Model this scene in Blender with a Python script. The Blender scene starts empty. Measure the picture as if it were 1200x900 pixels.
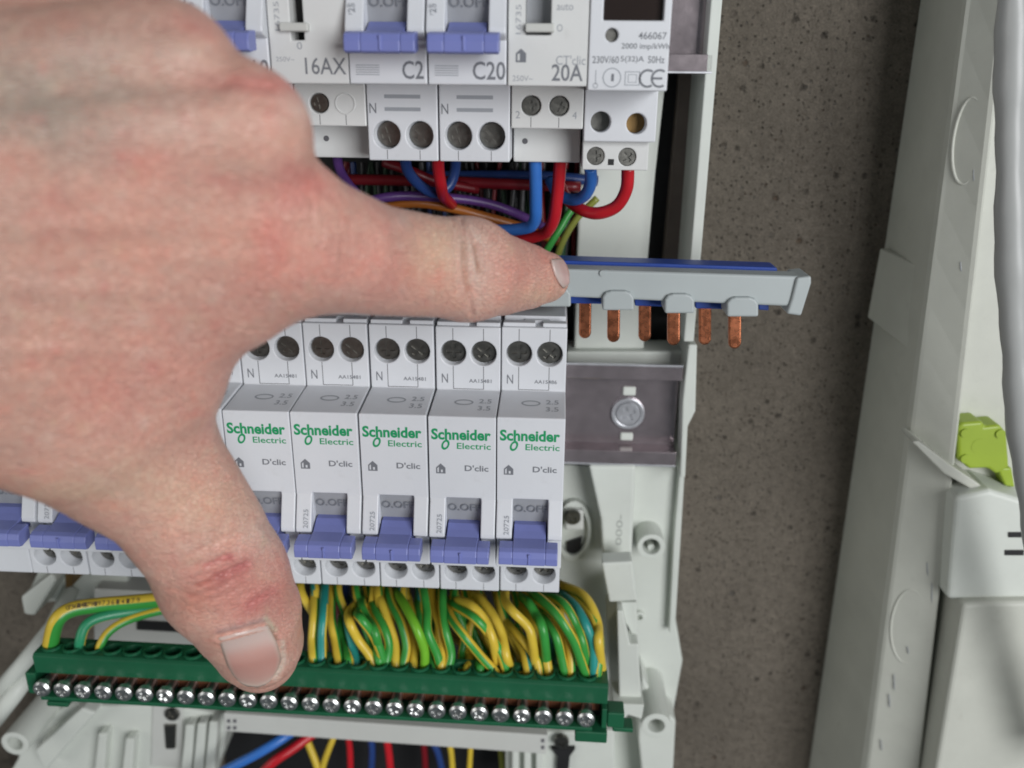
import bpy, bmesh, math, random
import numpy as np
from mathutils import Vector, Matrix
random.seed(7)
rng = np.random.default_rng(7)
S = 0.001                                   # everything below is written in millimetres
SC = bpy.context.scene
COL = SC.collection

# ------------------------------------------------------------------ camera
F = 1000.0
yaw, pitch, roll = np.radians([-2.8, -19.4, 0.6])
CAM = np.array([67.9, -220.7, 143.7])
_fw = np.array([math.sin(yaw)*math.cos(pitch), math.cos(yaw)*math.cos(pitch), math.sin(pitch)])
_r = np.array([math.cos(yaw), -math.sin(yaw), 0.0]); _u = np.cross(_r, _fw)
_r2 = math.cos(roll)*_r + math.sin(roll)*_u
_u2 = -math.sin(roll)*_r + math.cos(roll)*_u
def at(px, py, y):
    """the point of the panel space (mm) seen at photograph pixel px,py on the plane y"""
    d = _fw + _r2*(px-600)/F - _u2*(py-450)/F
    return CAM + d*((y-CAM[1])/d[1])
def ray(px, py):
    d = _fw + _r2*(px-600)/F - _u2*(py-450)/F
    return d/np.linalg.norm(d)
def pr(P):
    D = np.asarray(P, float)-CAM; w = D@_fw
    return np.stack([600+F*(D@_r2)/w, 450-F*(D@_u2)/w, w], -1)

cd = bpy.data.cameras.new('camera'); cam = bpy.data.objects.new('camera', cd); COL.objects.link(cam)
cd.sensor_width = 36; cd.lens = F/1200*36; cd.clip_start = 0.005; cd.clip_end = 50
M = Matrix([list(_r2)+[CAM[0]*S], list(_u2)+[CAM[1]*S], list(-_fw)+[CAM[2]*S], [0, 0, 0, 1]])
M = Matrix(((_r2[0], _u2[0], -_fw[0], CAM[0]*S), (_r2[1], _u2[1], -_fw[1], CAM[1]*S), (_r2[2], _u2[2], -_fw[2], CAM[2]*S), (0, 0, 0, 1)))
cam.matrix_world = M
cd.dof.use_dof = True; cd.dof.focus_distance = 0.226; cd.dof.aperture_fstop = 10.5
SC.camera = cam

# ------------------------------------------------------------------ light
w = bpy.data.worlds.new('World'); SC.world = w; w.use_nodes = True
w.node_tree.nodes['Background'].inputs[0].default_value = (0.80, 0.92, 1.0, 1)
w.node_tree.nodes['Background'].inputs[1].default_value = 0.085
def area(name, loc, target, size, power, col):
    ld = bpy.data.lights.new(name, 'AREA'); ld.shape = 'RECTANGLE'; ld.size = size[0]; ld.size_y = size[1]
    ld.energy = power; ld.color = col
    o = bpy.data.objects.new(name, ld); COL.objects.link(o)
    o.location = loc
    o.rotation_euler = (Vector(target)-Vector(loc)).to_track_quat('-Z', 'Y').to_euler()
    return o
area('window_light', (0.66, -0.90, 0.26), (0.03, 0, 0.02), (0.55, 0.7), 11.8, (0.98, 0.985, 1.0))
area('fill_light', (-0.85, -0.70, 0.20), (0, 0, 0.03), (0.6, 0.7), 2.5, (1.0, 0.98, 0.95))  # unseen fill lamp, added to lift the left-facing sides
SC.view_settings.view_transform = 'Standard'; SC.view_settings.look = 'None'
SC.view_settings.exposure = 0.0; SC.view_settings.gamma = 1.0; SC.view_settings.use_curve_mapping = False
SC.cycles.filter_width = 1.8
SC.cycles.max_bounces = 8

# ------------------------------------------------------------------ materials
def newmat(name):
    m = bpy.data.materials.new(name); m.use_nodes = True
    nt = m.node_tree; b = nt.nodes['Principled BSDF']
    return m, nt, b
def tc(nt): return nt.nodes.new('ShaderNodeTexCoord').outputs['Object']
def noise(nt, vec, scale, detail=4, rough=.6):
    n = nt.nodes.new('ShaderNodeTexNoise'); n.inputs['Scale'].default_value = scale
    n.inputs['Detail'].default_value = detail; n.inputs['Roughness'].default_value = rough
    if vec is not None: nt.links.new(vec, n.inputs['Vector'])
    return n.outputs['Fac']
def ramp(nt, fac, stops):
    r = nt.nodes.new('ShaderNodeValToRGB'); e = r.color_ramp.elements
    while len(e) < len(stops): e.new(.5)
    for i, (p, c) in enumerate(stops):
        e[i].position = p; e[i].color = (*c, 1) if len(c) == 3 else c
    nt.links.new(fac, r.inputs[0]); return r.outputs[0]
def bump(nt, b, h, strength, dist):
    n = nt.nodes.new('ShaderNodeBump'); n.inputs['Strength'].default_value = strength
    n.inputs['Distance'].default_value = dist
    nt.links.new(h, n.inputs['Height']); nt.links.new(n.outputs[0], b.inputs['Normal'])
def mixc(nt, fac, a, c, mode='MIX'):
    m = nt.nodes.new('ShaderNodeMix'); m.data_type = 'RGBA'; m.blend_type = mode
    for s, v in ((0, fac), (6, a), (7, c)):
        if hasattr(v, 'is_output'): nt.links.new(v, m.inputs[s])
        else: m.inputs[s].default_value = v if s == 0 else (*v, 1)
    return m.outputs[2]
def plastic(name, col, rough=.42, var=.05, bumpd=.00003, bscale=3000, dirt=0.0, spec=.45, sss=0.0):
    m, nt, b = newmat(name); v = tc(nt)
    f = noise(nt, v, 60, 5)
    lo = tuple(c*(1-var) for c in col); hi = tuple(min(1, c*(1+var)) for c in col)
    c = ramp(nt, f, [(.3, lo), (.7, hi)])
    if dirt:
        d = ramp(nt, noise(nt, v, 220, 6, .7), [(.60, (0, 0, 0)), (.72, (1, 1, 1))])
        mm = nt.nodes.new('ShaderNodeMath'); mm.operation = 'MULTIPLY'; mm.inputs[1].default_value = dirt
        nt.links.new(d, mm.inputs[0])
        c = mixc(nt, mm.outputs[0], c, tuple(x*.55 for x in (col[0], col[1]*.97, col[2]*.88)))
    nt.links.new(c, b.inputs['Base Color'])
    b.inputs['Roughness'].default_value = rough; b.inputs['Specular IOR Level'].default_value = spec
    bump(nt, b, noise(nt, v, bscale, 2), .5, bumpd)
    if sss:
        b.inputs['Subsurface Weight'].default_value = sss; b.inputs['Subsurface Radius'].default_value = (.003, .003, .003)
        b.inputs['Subsurface Scale'].default_value = 1
    return m
def metal(name, col, rough=.3, scratch=300, metallic=1.0, var=.75):
    m, nt, b = newmat(name); v = tc(nt)
    f = noise(nt, v, scratch, 5)
    c = ramp(nt, f, [(.3, tuple(x*var for x in col)), (.7, col)])
    nt.links.new(c, b.inputs['Base Color']); b.inputs['Metallic'].default_value = metallic
    rr = nt.nodes.new('ShaderNodeMapRange'); rr.inputs[3].default_value = rough*.75; rr.inputs[4].default_value = rough*1.3
    nt.links.new(f, rr.inputs[0]); nt.links.new(rr.outputs[0], b.inputs['Roughness'])
    bump(nt, b, noise(nt, v, scratch*4, 3), .4, .00003)
    return m
WHITE = plastic('white_device_plastic', (.665, .685, .715), .40, .025, dirt=.10)
WHITE2 = plastic('cream_device_plastic', (.66, .67, .66), .42, .025, dirt=.10)
ENC = plastic('enclosure_plastic', (.62, .65, .60), .48, .035, dirt=.12)
ENC2 = plastic('cover_plastic', (.54, .55, .49), .50, .05, dirt=.16)
BARS = plastic('channel_plastic', (.55, .56, .53), .5, .03, dirt=.1)
BLUE = plastic('toggle_blue', (.185, .215, .50), .38, .04)
NAVY = plastic('navy_insulator', (.015, .06, .33), .4, .05)
GREYP = plastic('comb_grey', (.40, .44, .44), .45, .03)
WIN = plastic('window_grey', (.30, .31, .33), .35, .04)
DARK = plastic('dark_plastic_and_shade', (.012, .012, .013), .6, .2)  # near-black of dark plastic and of shade painted into hollows
SEAM = plastic('seam_shadow_gap', (.12, .12, .13), .7, .1)
GREEN = plastic('terminal_green', (.010, .100, .045), .42, .12, dirt=.1)
LIME = plastic('lime_plastic', (.30, .41, .035), .4, .06)
FILM = plastic('lilac_plastic', (.40, .41, .40), .35, .05)
BROWN = plastic('shaded_inner_wall', (.17, .14, .12), .8, .2)  # brown is shade painted on the enclosure's white inner wall
PRINTG = plastic('print_green', (.002, .29, .105), .5, .03)
PRINTD = plastic('print_grey', (.17, .18, .20), .5, .03)
PRINTL = plastic('print_light_grey', (.33, .35, .38), .5, .03)
ZINC = metal('zinc_rail', (.55, .475, .495), .17, 160, .8)
ZINCB = metal('zinc_edge', (.62, .63, .66), .30, 160, .6)
STEEL = metal('screw_steel', (.74, .75, .74), .33, 900)
OXID = metal('terminal_screw_steel', (.24, .235, .215), .34, 700)
COPPER = metal('copper', (.74, .26, .13), .27, 420, 1.0, .5)
BRASS = metal('brass', (.30, .19, .08), .4, 300)
LCD = plastic('lcd_dark', (.025, .018, .016), .12, .1)
TAPE = plastic('clear_foil', (.45, .47, .48), .2, .05)
def wiremat(name, col, rough=.36):
    return plastic('wire_'+name, col, rough, .10, bumpd=.00004, bscale=900, spec=.5, dirt=.08)
WY = wiremat('yellow', (.66, .48, .05)); WG = wiremat('green', (.04, .30, .05)); WT = wiremat('teal', (.02, .27, .24))
WLG = wiremat('light_green', (.17, .46, .03))
WB = wiremat('blue', (.035, .16, .52)); WR = wiremat('red', (.50, .012, .02)); WP = wiremat('purple', (.10, .038, .19))
WO = wiremat('orange', (.34, .105, .015)); WDB = wiremat('shaded_blue', (.018, .05, .19)); WK = wiremat('black', (.02, .02, .022))
WDR = wiremat('shaded_red', (.17, .006, .012))  # dark red, dark blue, purple, orange: cavity shade put into the colour

def concrete():
    m, nt, b = newmat('rough_concrete'); v = tc(nt)
    big = noise(nt, v, 14, 5, .6); mid = noise(nt, v, 320, 8, .8); fine = noise(nt, v, 1500, 4, .75)
    c = ramp(nt, big, [(.3, (.172, .155, .131)), (.7, (.255, .230, .194))])
    c = mixc(nt, .75, c, ramp(nt, mid, [(.32, (.32, .30, .28)), (.5, (.5, .49, .48)), (.70, (.68, .66, .64))]), 'OVERLAY')
    c = mixc(nt, .6, c, ramp(nt, fine, [(.32, (.28, .27, .26)), (.68, (.72, .70, .68))]), 'OVERLAY')
    hs = []
    for scale, keep, rad in ((210, .80, .26), (620, .58, .34)):   # open pores and sand grains, two sizes
        vo = nt.nodes.new('ShaderNodeTexVoronoi'); vo.inputs['Scale'].default_value = scale; nt.links.new(v, vo.inputs['Vector'])
        sel = nt.nodes.new('ShaderNodeSeparateColor'); nt.links.new(vo.outputs['Color'], sel.inputs[0])
        gate = ramp(nt, sel.outputs[0], [(keep, (0, 0, 0)), (keep+.04, (1, 1, 1))])
        size = nt.nodes.new('ShaderNodeMath'); size.operation = 'MULTIPLY'; size.inputs[1].default_value = rad
        nt.links.new(sel.outputs[1], size.inputs[0])
        wob = nt.nodes.new('ShaderNodeMath'); wob.operation = 'MULTIPLY_ADD'; wob.inputs[1].default_value = .42
        nt.links.new(noise(nt, v, scale*5, 4, .7), wob.inputs[0]); nt.links.new(size.outputs[0], wob.inputs[2])
        lt = nt.nodes.new('ShaderNodeMath'); lt.operation = 'SUBTRACT'
        nt.links.new(wob.outputs[0], lt.inputs[0]); nt.links.new(vo.outputs['Distance'], lt.inputs[1])
        pit = ramp(nt, lt.outputs[0], [(.06, (0, 0, 0)), (.24, (1, 1, 1))])
        pg = nt.nodes.new('ShaderNodeMath'); pg.operation = 'MULTIPLY'
        nt.links.new(pit, pg.inputs[0]); nt.links.new(gate, pg.inputs[1])
        pcol = ramp(nt, sel.outputs[2], [(.3, (.045, .040, .036)), (.60, (.075, .066, .058)), (.66, (.20, .115, .065)), (.78, (.30, .28, .26)), (.95, (.36, .34, .31))])
        pf = nt.nodes.new('ShaderNodeMath'); pf.operation = 'MULTIPLY'; pf.inputs[1].default_value = .62
        nt.links.new(pg.outputs[0], pf.inputs[0])
        c = mixc(nt, pf.outputs[0], c, pcol); hs.append(pg.outputs[0])
    nt.links.new(c, b.inputs['Base Color']); b.inputs['Roughness'].default_value = .92
    b.inputs['Specular IOR Level'].default_value = .15
    a = nt.nodes.new('ShaderNodeMath'); a.operation = 'ADD'; nt.links.new(hs[0], a.inputs[0]); nt.links.new(hs[1], a.inputs[1])
    h = nt.nodes.new('ShaderNodeMath'); h.operation = 'MULTIPLY_ADD'; h.inputs[1].default_value = -.8
    nt.links.new(a.outputs[0], h.inputs[0]); nt.links.new(mid, h.inputs[2])
    bump(nt, b, h.outputs[0], 1.0, .0022)
    return m
CONC = concrete()

def skinmat():
    m, nt, b = newmat('skin'); v = tc(nt)
    at_ = nt.nodes.new('ShaderNodeAttribute'); at_.attribute_name = 'tint'
    f1 = noise(nt, v, 90, 6, .65); f2 = noise(nt, v, 520, 6, .75)
    c = mixc(nt, .55, at_.outputs['Color'], ramp(nt, f1, [(.32, (.34, .42, .43)), (.5, (.5, .5, .5)), (.68, (.66, .47, .45))]), 'OVERLAY')
    c = mixc(nt, .52, c, ramp(nt, f2, [(.3, (.42, .33, .33)), (.7, (.58, .63, .62))]), 'OVERLAY')
    nt.links.new(c, b.inputs['Base Color'])
    b.inputs['Roughness'].default_value = .42; b.inputs['Specular IOR Level'].default_value = .45
    b.inputs['Subsurface Weight'].default_value = .12; b.inputs['Subsurface Scale'].default_value = 1.0
    b.inputs['Subsurface Radius'].default_value = (.0030, .0012, .0007)
    vo = nt.nodes.new('ShaderNodeTexVoronoi'); vo.inputs['Scale'].default_value = 800; vo.feature = 'DISTANCE_TO_EDGE'
    mp = nt.nodes.new('ShaderNodeMapping'); mp.inputs['Rotation'].default_value = (.3, .5, .6); mp.inputs['Scale'].default_value = (.55, 1, 1.7)
    nt.links.new(v, mp.inputs[0])
    dis = nt.nodes.new('ShaderNodeVectorMath'); dis.operation = 'ADD'
    nz = nt.nodes.new('ShaderNodeTexNoise'); nz.inputs['Scale'].default_value = 500; nt.links.new(v, nz.inputs['Vector'])
    sc = nt.nodes.new('ShaderNodeVectorMath'); sc.operation = 'SCALE'; sc.inputs['Scale'].default_value = .0012
    nt.links.new(nz.outputs['Color'], sc.inputs[0]); nt.links.new(mp.outputs[0], dis.inputs[0]); nt.links.new(sc.outputs[0], dis.inputs[1])
    nt.links.new(dis.outputs[0], vo.inputs['Vector'])
    e = ramp(nt, vo.outputs['Distance'], [(0, (0, 0, 0)), (.12, (1, 1, 1))])
    h = nt.nodes.new('ShaderNodeMath'); h.operation = 'MULTIPLY_ADD'; h.inputs[1].default_value = .35
    nt.links.new(e, h.inputs[0]); nt.links.new(noise(nt, v, 260, 5, .7), h.inputs[2])
    bump(nt, b, h.outputs[0], .85, .0005)
    return m
SKIN = skinmat()
def nailmat():
    m, nt, b = newmat('fingernail'); v = tc(nt)
    at_ = nt.nodes.new('ShaderNodeAttribute'); at_.attribute_name = 'tint'
    nt.links.new(at_.outputs['Color'], b.inputs['Base Color'])
    b.inputs['Roughness'].default_value = .27
    b.inputs['Subsurface Weight'].default_value = .15; b.inputs['Subsurface Radius'].default_value = (.001, .0006, .0005); b.inputs['Subsurface Scale'].default_value = 1
    bump(nt, b, noise(nt, v, 500, 4), .4, .0001)
    return m
NAIL = nailmat()

# ------------------------------------------------------------------ builders
BASE = {}
class MB:
    def __init__(s): s.v = []; s.f = []; s.m = []; s.sm = []
    def add(s, vs, fs, mi=0, smooth=False):
        k = len(s.v); s.v += [tuple(map(float, p)) for p in vs]
        for f in fs: s.f.append([k+i for i in f]); s.m.append(mi); s.sm.append(smooth)
        return s
    def box(s, x0, x1, y0, y1, z0, z1, mi=0):
        v = [(x, y, z) for x in (x0, x1) for y in (y0, y1) for z in (z0, z1)]
        return s.add(v, [(0, 1, 3, 2), (4, 6, 7, 5), (0, 4, 5, 1), (2, 3, 7, 6), (0, 2, 6, 4), (1, 5, 7, 3)], mi)
    def prism(s, prof, x0, x1, mi=0, ax='x'):
        """closed profile of (y,z) pairs swept along x (or of (x,z) pairs swept along y)"""
        n = len(prof)
        if ax == 'x': v = [(x0, a, b) for a, b in prof]+[(x1, a, b) for a, b in prof]
        elif ax == 'y': v = [(a, x0, b) for a, b in prof]+[(a, x1, b) for a, b in prof]
        else: v = [(a, b, x0) for a, b in prof]+[(a, b, x1) for a, b in prof]
        f = [list(range(n))[::-1], [n+i for i in range(n)]]+[(i, (i+1) % n, n+(i+1) % n, n+i) for i in range(n)]
        return s.add(v, f, mi)
    def fill(s, outer, holes, to3, mi=0):
        bm = bmesh.new()
        for loop in [outer]+holes:
            vs = [bm.verts.new((a, b, 0)) for a, b in loop]
            for i in range(len(vs)): bm.edges.new((vs[i], vs[(i+1) % len(vs)]))
        bmesh.ops.triangle_fill(bm, use_beauty=True, use_dissolve=False, edges=bm.edges[:])
        bm.verts.index_update()
        s.add([to3(v.co.x, v.co.y) for v in bm.verts], [[v.index for v in f.verts] for f in bm.faces], mi)
        bm.free(); return s
    def wall(s, loop, toA, toB, mi=0, smooth=True, cap=False):
        n = len(loop)
        v = [toA(a, b) for a, b in loop]+[toB(a, b) for a, b in loop]
        s.add(v, [(i, (i+1) % n, n+(i+1) % n, n+i) for i in range(n)], mi, smooth)
        if cap: s.add([toB(a, b) for a, b in loop], [list(range(n))], mi)
        return s
    def tube(s, pts, r, n=12, stripe=None, caps=True, ref=(.3, -.8, .5), rr=None, flat=1.0):
        P = [np.array(p, float) for p in pts]; m = len(P)
        T = []
        for i in range(m):
            t = P[min(i+1, m-1)]-P[max(i-1, 0)]; T.append(t/(np.linalg.norm(t)+1e-9))
        ref = np.array(ref, float); V = []
        N = ref-T[0]*(ref@T[0]); N /= np.linalg.norm(N)
        for i in range(m):
            N = N-T[i]*(N@T[i]); N /= np.linalg.norm(N); B = np.cross(T[i], N)
            q = r if rr is None else rr[i]
            for k in range(n):
                a = 2*math.pi*k/n; V.append(P[i]+q*(N*math.cos(a)*flat+B*math.sin(a)))
        k0 = len(s.v); s.v += [tuple(map(float, p)) for p in V]
        for i in range(m-1):
            for k in range(n):
                s.f.append([k0+i*n+k, k0+i*n+(k+1) % n, k0+(i+1)*n+(k+1) % n, k0+(i+1)*n+k])
                mi = 0
                if stripe:
                    c, wd, tw = stripe
                    a = ((k+.5)/n*360-c-tw*i/m+180) % 360-180
                    mi = 1 if abs(a) < wd/2 else 0
                s.m.append(mi); s.sm.append(True)
        if caps:
            for base, rev in ((k0, True), (k0+(m-1)*n, False)):
                f = [base+k for k in range(n)]; s.f.append(f[::-1] if rev else f); s.m.append(0); s.sm.append(False)
        return s
    def cyl(s, c, r, axis, h, n=20, mi=0, r2=None):
        a = np.array(axis, float); a /= np.linalg.norm(a); c = np.array(c, float)
        N = np.cross(a, (.12, .3, .9)); N /= np.linalg.norm(N); B = np.cross(a, N); r2 = r if r2 is None else r2
        v = [c+r*(N*math.cos(t)+B*math.sin(t)) for t in np.linspace(0, 2*math.pi, n, endpoint=False)]
        v += [c+a*h+r2*(N*math.cos(t)+B*math.sin(t)) for t in np.linspace(0, 2*math.pi, n, endpoint=False)]
        s.add(v, [(i, (i+1) % n, n+(i+1) % n, n+i) for i in range(n)], mi, True)
        return s.add(v, [list(range(n))[::-1], [n+i for i in range(n)]], mi)
    def ring(s, c, ro, ri, y0, y1, n=28, mi=0, sx=1, sz=1):
        """a short pipe with its axis along y, front at y0"""
        c = (c[0], c[-1])
        o = [(c[0]+ro*sx*math.cos(t), c[1]+ro*sz*math.sin(t)) for t in np.linspace(0, 2*math.pi, n, endpoint=False)]
        i_ = [(c[0]+ri*sx*math.cos(t), c[1]+ri*sz*math.sin(t)) for t in np.linspace(0, 2*math.pi, n, endpoint=False)]
        v = [(a, y0, b) for a, b in o]+[(a, y0, b) for a, b in i_]+[(a, y1, b) for a, b in o]+[(a, y1, b) for a, b in i_]
        f = []
        for k in range(n):
            l = (k+1) % n
            f += [(k, l, n+l, n+k), (2*n+k, 3*n+k, 3*n+l, 2*n+l)]
            f += [(k, 2*n+k, 2*n+l, l), (n+k, n+l, 3*n+l, 3*n+k)]
        return s.add(v, f, mi, False)
    def slab(s, poly, y0, y1, mi=0):
        """polygon given as photograph pixels, laid out on the plane y0 and given real thickness back to y1"""
        P = [at(a, b, y0) for a, b in poly]; n = len(P)
        v = P+[(p[0], y1, p[2]) for p in P]
        return s.add(v, [list(range(n)), [n+i for i in range(n)][::-1]]+[(i, n+i, n+(i+1) % n, (i+1) % n) for i in range(n)], mi)
    def build(s, name, mats, parent=None, bevel=0, seg=2, weld=False, recalc=True, autosmooth=None):
        b = BASE.get(parent.name, np.zeros(3)) if parent else np.zeros(3)
        me = bpy.data.meshes.new(name)
        me.from_pydata([((x-b[0])*S, (y-b[1])*S, (z-b[2])*S) for x, y, z in s.v], [], s.f)
        for mt in (mats if isinstance(mats, (list, tuple)) else [mats]): me.materials.append(mt)
        me.polygons.foreach_set('material_index', s.m); me.polygons.foreach_set('use_smooth', s.sm)
        if recalc or weld:
            bm = bmesh.new(); bm.from_mesh(me)
            if weld: bmesh.ops.remove_doubles(bm, verts=bm.verts, dist=1e-6)
            bmesh.ops.recalc_face_normals(bm, faces=bm.faces); bm.to_mesh(me); bm.free()
        o = bpy.data.objects.new(name, me); COL.objects.link(o)
        if parent: o.parent = parent; BASE[o.name] = b
        if bevel:
            md = o.modifiers.new('edge', 'BEVEL'); md.width = bevel*S; md.segments = seg; md.limit_method = 'ANGLE'
            md.angle_limit = math.radians(35); md.harden_normals = False
        return o
def circ(cx, cz, r, n=22): return [(cx+r*math.cos(t), cz+r*math.sin(t)) for t in np.linspace(0, 2*math.pi, n, endpoint=False)]
def rect(x0, x1, z0, z1): return [(x0, z0), (x1, z0), (x1, z1), (x0, z1)]
def thing(name, label, cat, loc=(0, 0, 0), group=None):
    o = bpy.data.objects.new(name, None); COL.objects.link(o); o.empty_display_size = .01
    o.location = [c*S for c in loc]; o['label'] = label; o['category'] = cat
    if group: o['group'] = group
    BASE[o.name] = np.array(loc, float); return o
def tag(o, label, cat, group=None):
    o['label'] = label; o['category'] = cat
    if group: o['group'] = group
    return o
def copy_tree(o, parent=None, keep=lambda c: True):
    c = o.copy(); COL.objects.link(c)
    if parent: c.parent = parent
    for ch in [x for x in bpy.data.objects if x.parent == o]:
        if keep(ch): copy_tree(ch, c)
    return c
def spline(pts, n=10):
    P = [np.array(p, float) for p in pts]; P = [2*P[0]-P[1]]+P+[2*P[-1]-P[-2]]; out = []
    for i in range(1, len(P)-2):
        for k in range(n):
            t = k/n
            out.append(.5*((2*P[i])+(-P[i-1]+P[i+1])*t+(2*P[i-1]-5*P[i]+4*P[i+1]-P[i+2])*t*t+(-P[i-1]+3*P[i]-3*P[i+1]+P[i+2])*t**3))
    out.append(P[-2]); return out
_TXT = {}
def text_mesh(s, bold=0.0, size=1.0, stretch=1.0):
    cu = bpy.data.curves.new('lettering', 'FONT'); cu.body = s; cu.size = size; cu.resolution_u = 3
    cu.offset = bold; cu.align_x = 'LEFT'; cu.fill_mode = 'FRONT'
    o = bpy.data.objects.new('lettering', cu); COL.objects.link(o)
    dg = bpy.context.evaluated_depsgraph_get()
    me = bpy.data.meshes.new_from_object(o.evaluated_get(dg))
    bpy.data.objects.remove(o)
    vs = np.array([v.co[:2] for v in me.vertices]) if len(me.vertices) else np.zeros((0, 2))
    fs = [list(p.vertices) for p in me.polygons]
    if len(vs): vs[:, 0] *= stretch; vs -= vs.min(0)
    return vs, fs
def lettering(mb, s, x, y, z, h, width=None, bold=0.0, mi=0, tilt=(0, -1), rot=0):
    """flat print, lower left corner at x,z on plane y; h letter height, width optional total width"""
    vs, fs = text_mesh(s, bold, 1.0)
    if not len(vs): return mb
    e = vs.max(0); k = h/e[1]; kx = k if width is None else width/e[0]
    out = []
    for a, b in vs:
        a, b = a*kx, b*k
        if rot: a, b = -b, a
        out.append((x+a, y+(0 if tilt == (0, -1) else tilt[0]*b), z+b*(1 if tilt == (0, -1) else tilt[1])))
    return mb.add(out, fs, mi)
def screw_mb(r, h, kind='cross', n=20, sw=.16, sl=.62, depth=.5, flat=.93, drop=.12):
    """a screw head facing -y at the origin, its driver recess sunk in"""
    mb = MB(); o = circ(0, 0, r*flat, n); a, l = sw*r, sl*r
    if kind == 'cross': hole = [(a, a), (l, a), (l, -a), (a, -a), (a, -l), (-a, -l), (-a, -a), (-l, -a), (-l, a), (-a, a), (-a, l), (a, l)]
    else: hole = rect(-r*.85, r*.85, -a, a)
    c, s_ = math.cos(.5), math.sin(.5); hole = [(p*c-q*s_, p*s_+q*c) for p, q in hole]
    mb.fill(o, [hole], lambda p, q: (p, -h, q))
    mb.wall(hole, lambda p, q: (p, -h, q), lambda p, q: (p, -h+depth, q), 0, False, True)
    mb.wall(o, lambda p, q: (p, -h, q), lambda p, q: (p/flat, -h+drop*r, q/flat))
    mb.wall([(p/flat, q/flat) for p, q in o], lambda p, q: (p, -h+drop*r, q), lambda p, q: (p, .4, q))
    return mb
_SCR = {}
def place_screw(key, name, parent, loc, mat, r, h, kind='cross', rz=0.0, tiltx=0.0):
    if key not in _SCR:
        o = (screw_mb(r, h, kind, sw=.19, sl=.58, flat=.76, drop=.22) if key == 'earth' else screw_mb(r, h, kind)).build(name, mat, None, recalc=True); _SCR[key] = o.data
    else:
        o = bpy.data.objects.new(name, _SCR[key]); COL.objects.link(o)
    b = BASE.get(parent.name, np.zeros(3))
    o.parent = parent; o.location = [(loc[i]-b[i])*S for i in range(3)]
    o.rotation_euler = (tiltx, rz, 0); BASE[o.name] = b
    return o

# ------------------------------------------------------------------ wall
wb = MB(); wb.box(-420, 420, 78, 98, -380, 420)
wl = wb.build('concrete_wall', CONC); wl['kind'] = 'structure'

# ------------------------------------------------------------------ enclosure
enc = thing('electrical_enclosure', 'open white plastic distribution enclosure fixed to the concrete wall behind the breakers', 'enclosure', (0, 77, -70))
MB().box(-118, 110, 74.5, 77.6, -60, 215).build('dark_hollow_sheet', DARK, enc)  # black sheet added behind the wires, the hollow's shade put into its colour
MB().box(-72, 100, 74.5, 77.6, -200, -60.1).build('dark_hollow_sheet', DARK, enc)
sw = MB()
sw.prism([(110, 45), (113.2, 45), (114, 77.6), (109.4, 77.6)], 66, 215, ax='z')
sw.build('side_wall', ENC, enc, .4)
MB().slab([(800, 40), (823, 40), (804, 330), (775, 330)], 69, 74).build('inner_strip', BROWN, enc, .6)  # inner side wall, darkened in colour for the shade it lies in
# the wider ear beside the rail and the wall below it
m_ = MB(); m_.slab([(807, 404), (817, 404), (815, 482), (806, 500), (803, 560), (797, 560), (800, 470)], 44, 77)
m_.build('side_wall', ENC, enc, .5)
m_ = MB(); m_.slab([(797, 545), (803, 545), (791, 740), (784, 742), (789, 640)], 52, 77); m_.build('side_wall', ENC, enc, .5)
# upright column behind the meter
col = MB(); col.slab([(684, 60), (784, 60), (768, 205), (757, 330), (754, 430), (672, 430), (676, 300)], 60, 73)
col.build('back_column', ENC, enc, .8)
sl = MB(); sl.slab([(664, 412), (803, 412), (800, 450), (660, 450)], 56, 70); sl.build('rail_support', ENC, enc, .6)
# lower back plate with ribs, bosses and bracket
bp = MB(); bp.slab([(654, 545), (801, 545), (790, 700), (791, 720), (800, 775), (790, 830), (786, 960), (654, 960)], 56, 70)
bp.build('back_plate', ENC, enc, .8)
rb = MB(); rb.slab([(690, 546), (745, 546), (740, 662), (707, 664), (704, 610)], 44, 58); rb.build('rib', ENC, enc, 1.0, 3)
fl = MB(); fl.slab([(705, 660), (741, 658), (747, 704), (714, 706)], 30, 37); fl.build('bracket_flap', ENC, enc, .6)
up = MB()
up.slab([(725, 706), (746, 706), (748, 744), (744, 752), (736, 735), (732, 728)], 32, 46)
up.slab([(723, 716), (730, 716), (738, 755), (748, 755), (752, 828), (726, 828)], 26, 50)
up.slab([(712, 728), (722, 716), (728, 826), (716, 826)], 34, 50)
up.build('bracket_post', ENC, enc, .5)
ft = MB(); ft.slab([(718, 825), (755, 826), (752, 843), (736, 838), (728, 850), (715, 846)], 22, 40); ft.build('bracket_foot', ENC, enc, .4)
for (px, py, y, ro, ri) in [(763, 641, 46, 4.9, 3.1), (769, 851, 30, 5.3, 3.0), (749, 724, 54, 2.3, 1.2)]:
    c = at(px, py, y); MB().ring((c[0], c[2]), ro, ri, y, 62).build('boss', ENC, enc, .3)
c = at(763, 640, 50); MB().cyl((c[0], 54, c[2]), 1.3, (0, -1, 0), 5).build('boss_pin', ENC, enc, .3)
c = at(769, 851, 34); MB().cyl((c[0], 42, c[2]), 3.1, (0, -1, 0), 2).build('boss_plug', BRASS, enc, .2)
arm = MB(); arm.slab([(752, 790), (772, 828), (792, 845), (786, 960), (758, 960), (748, 866)], 44, 58); arm.build('lower_arm', ENC, enc, .8)
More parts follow.
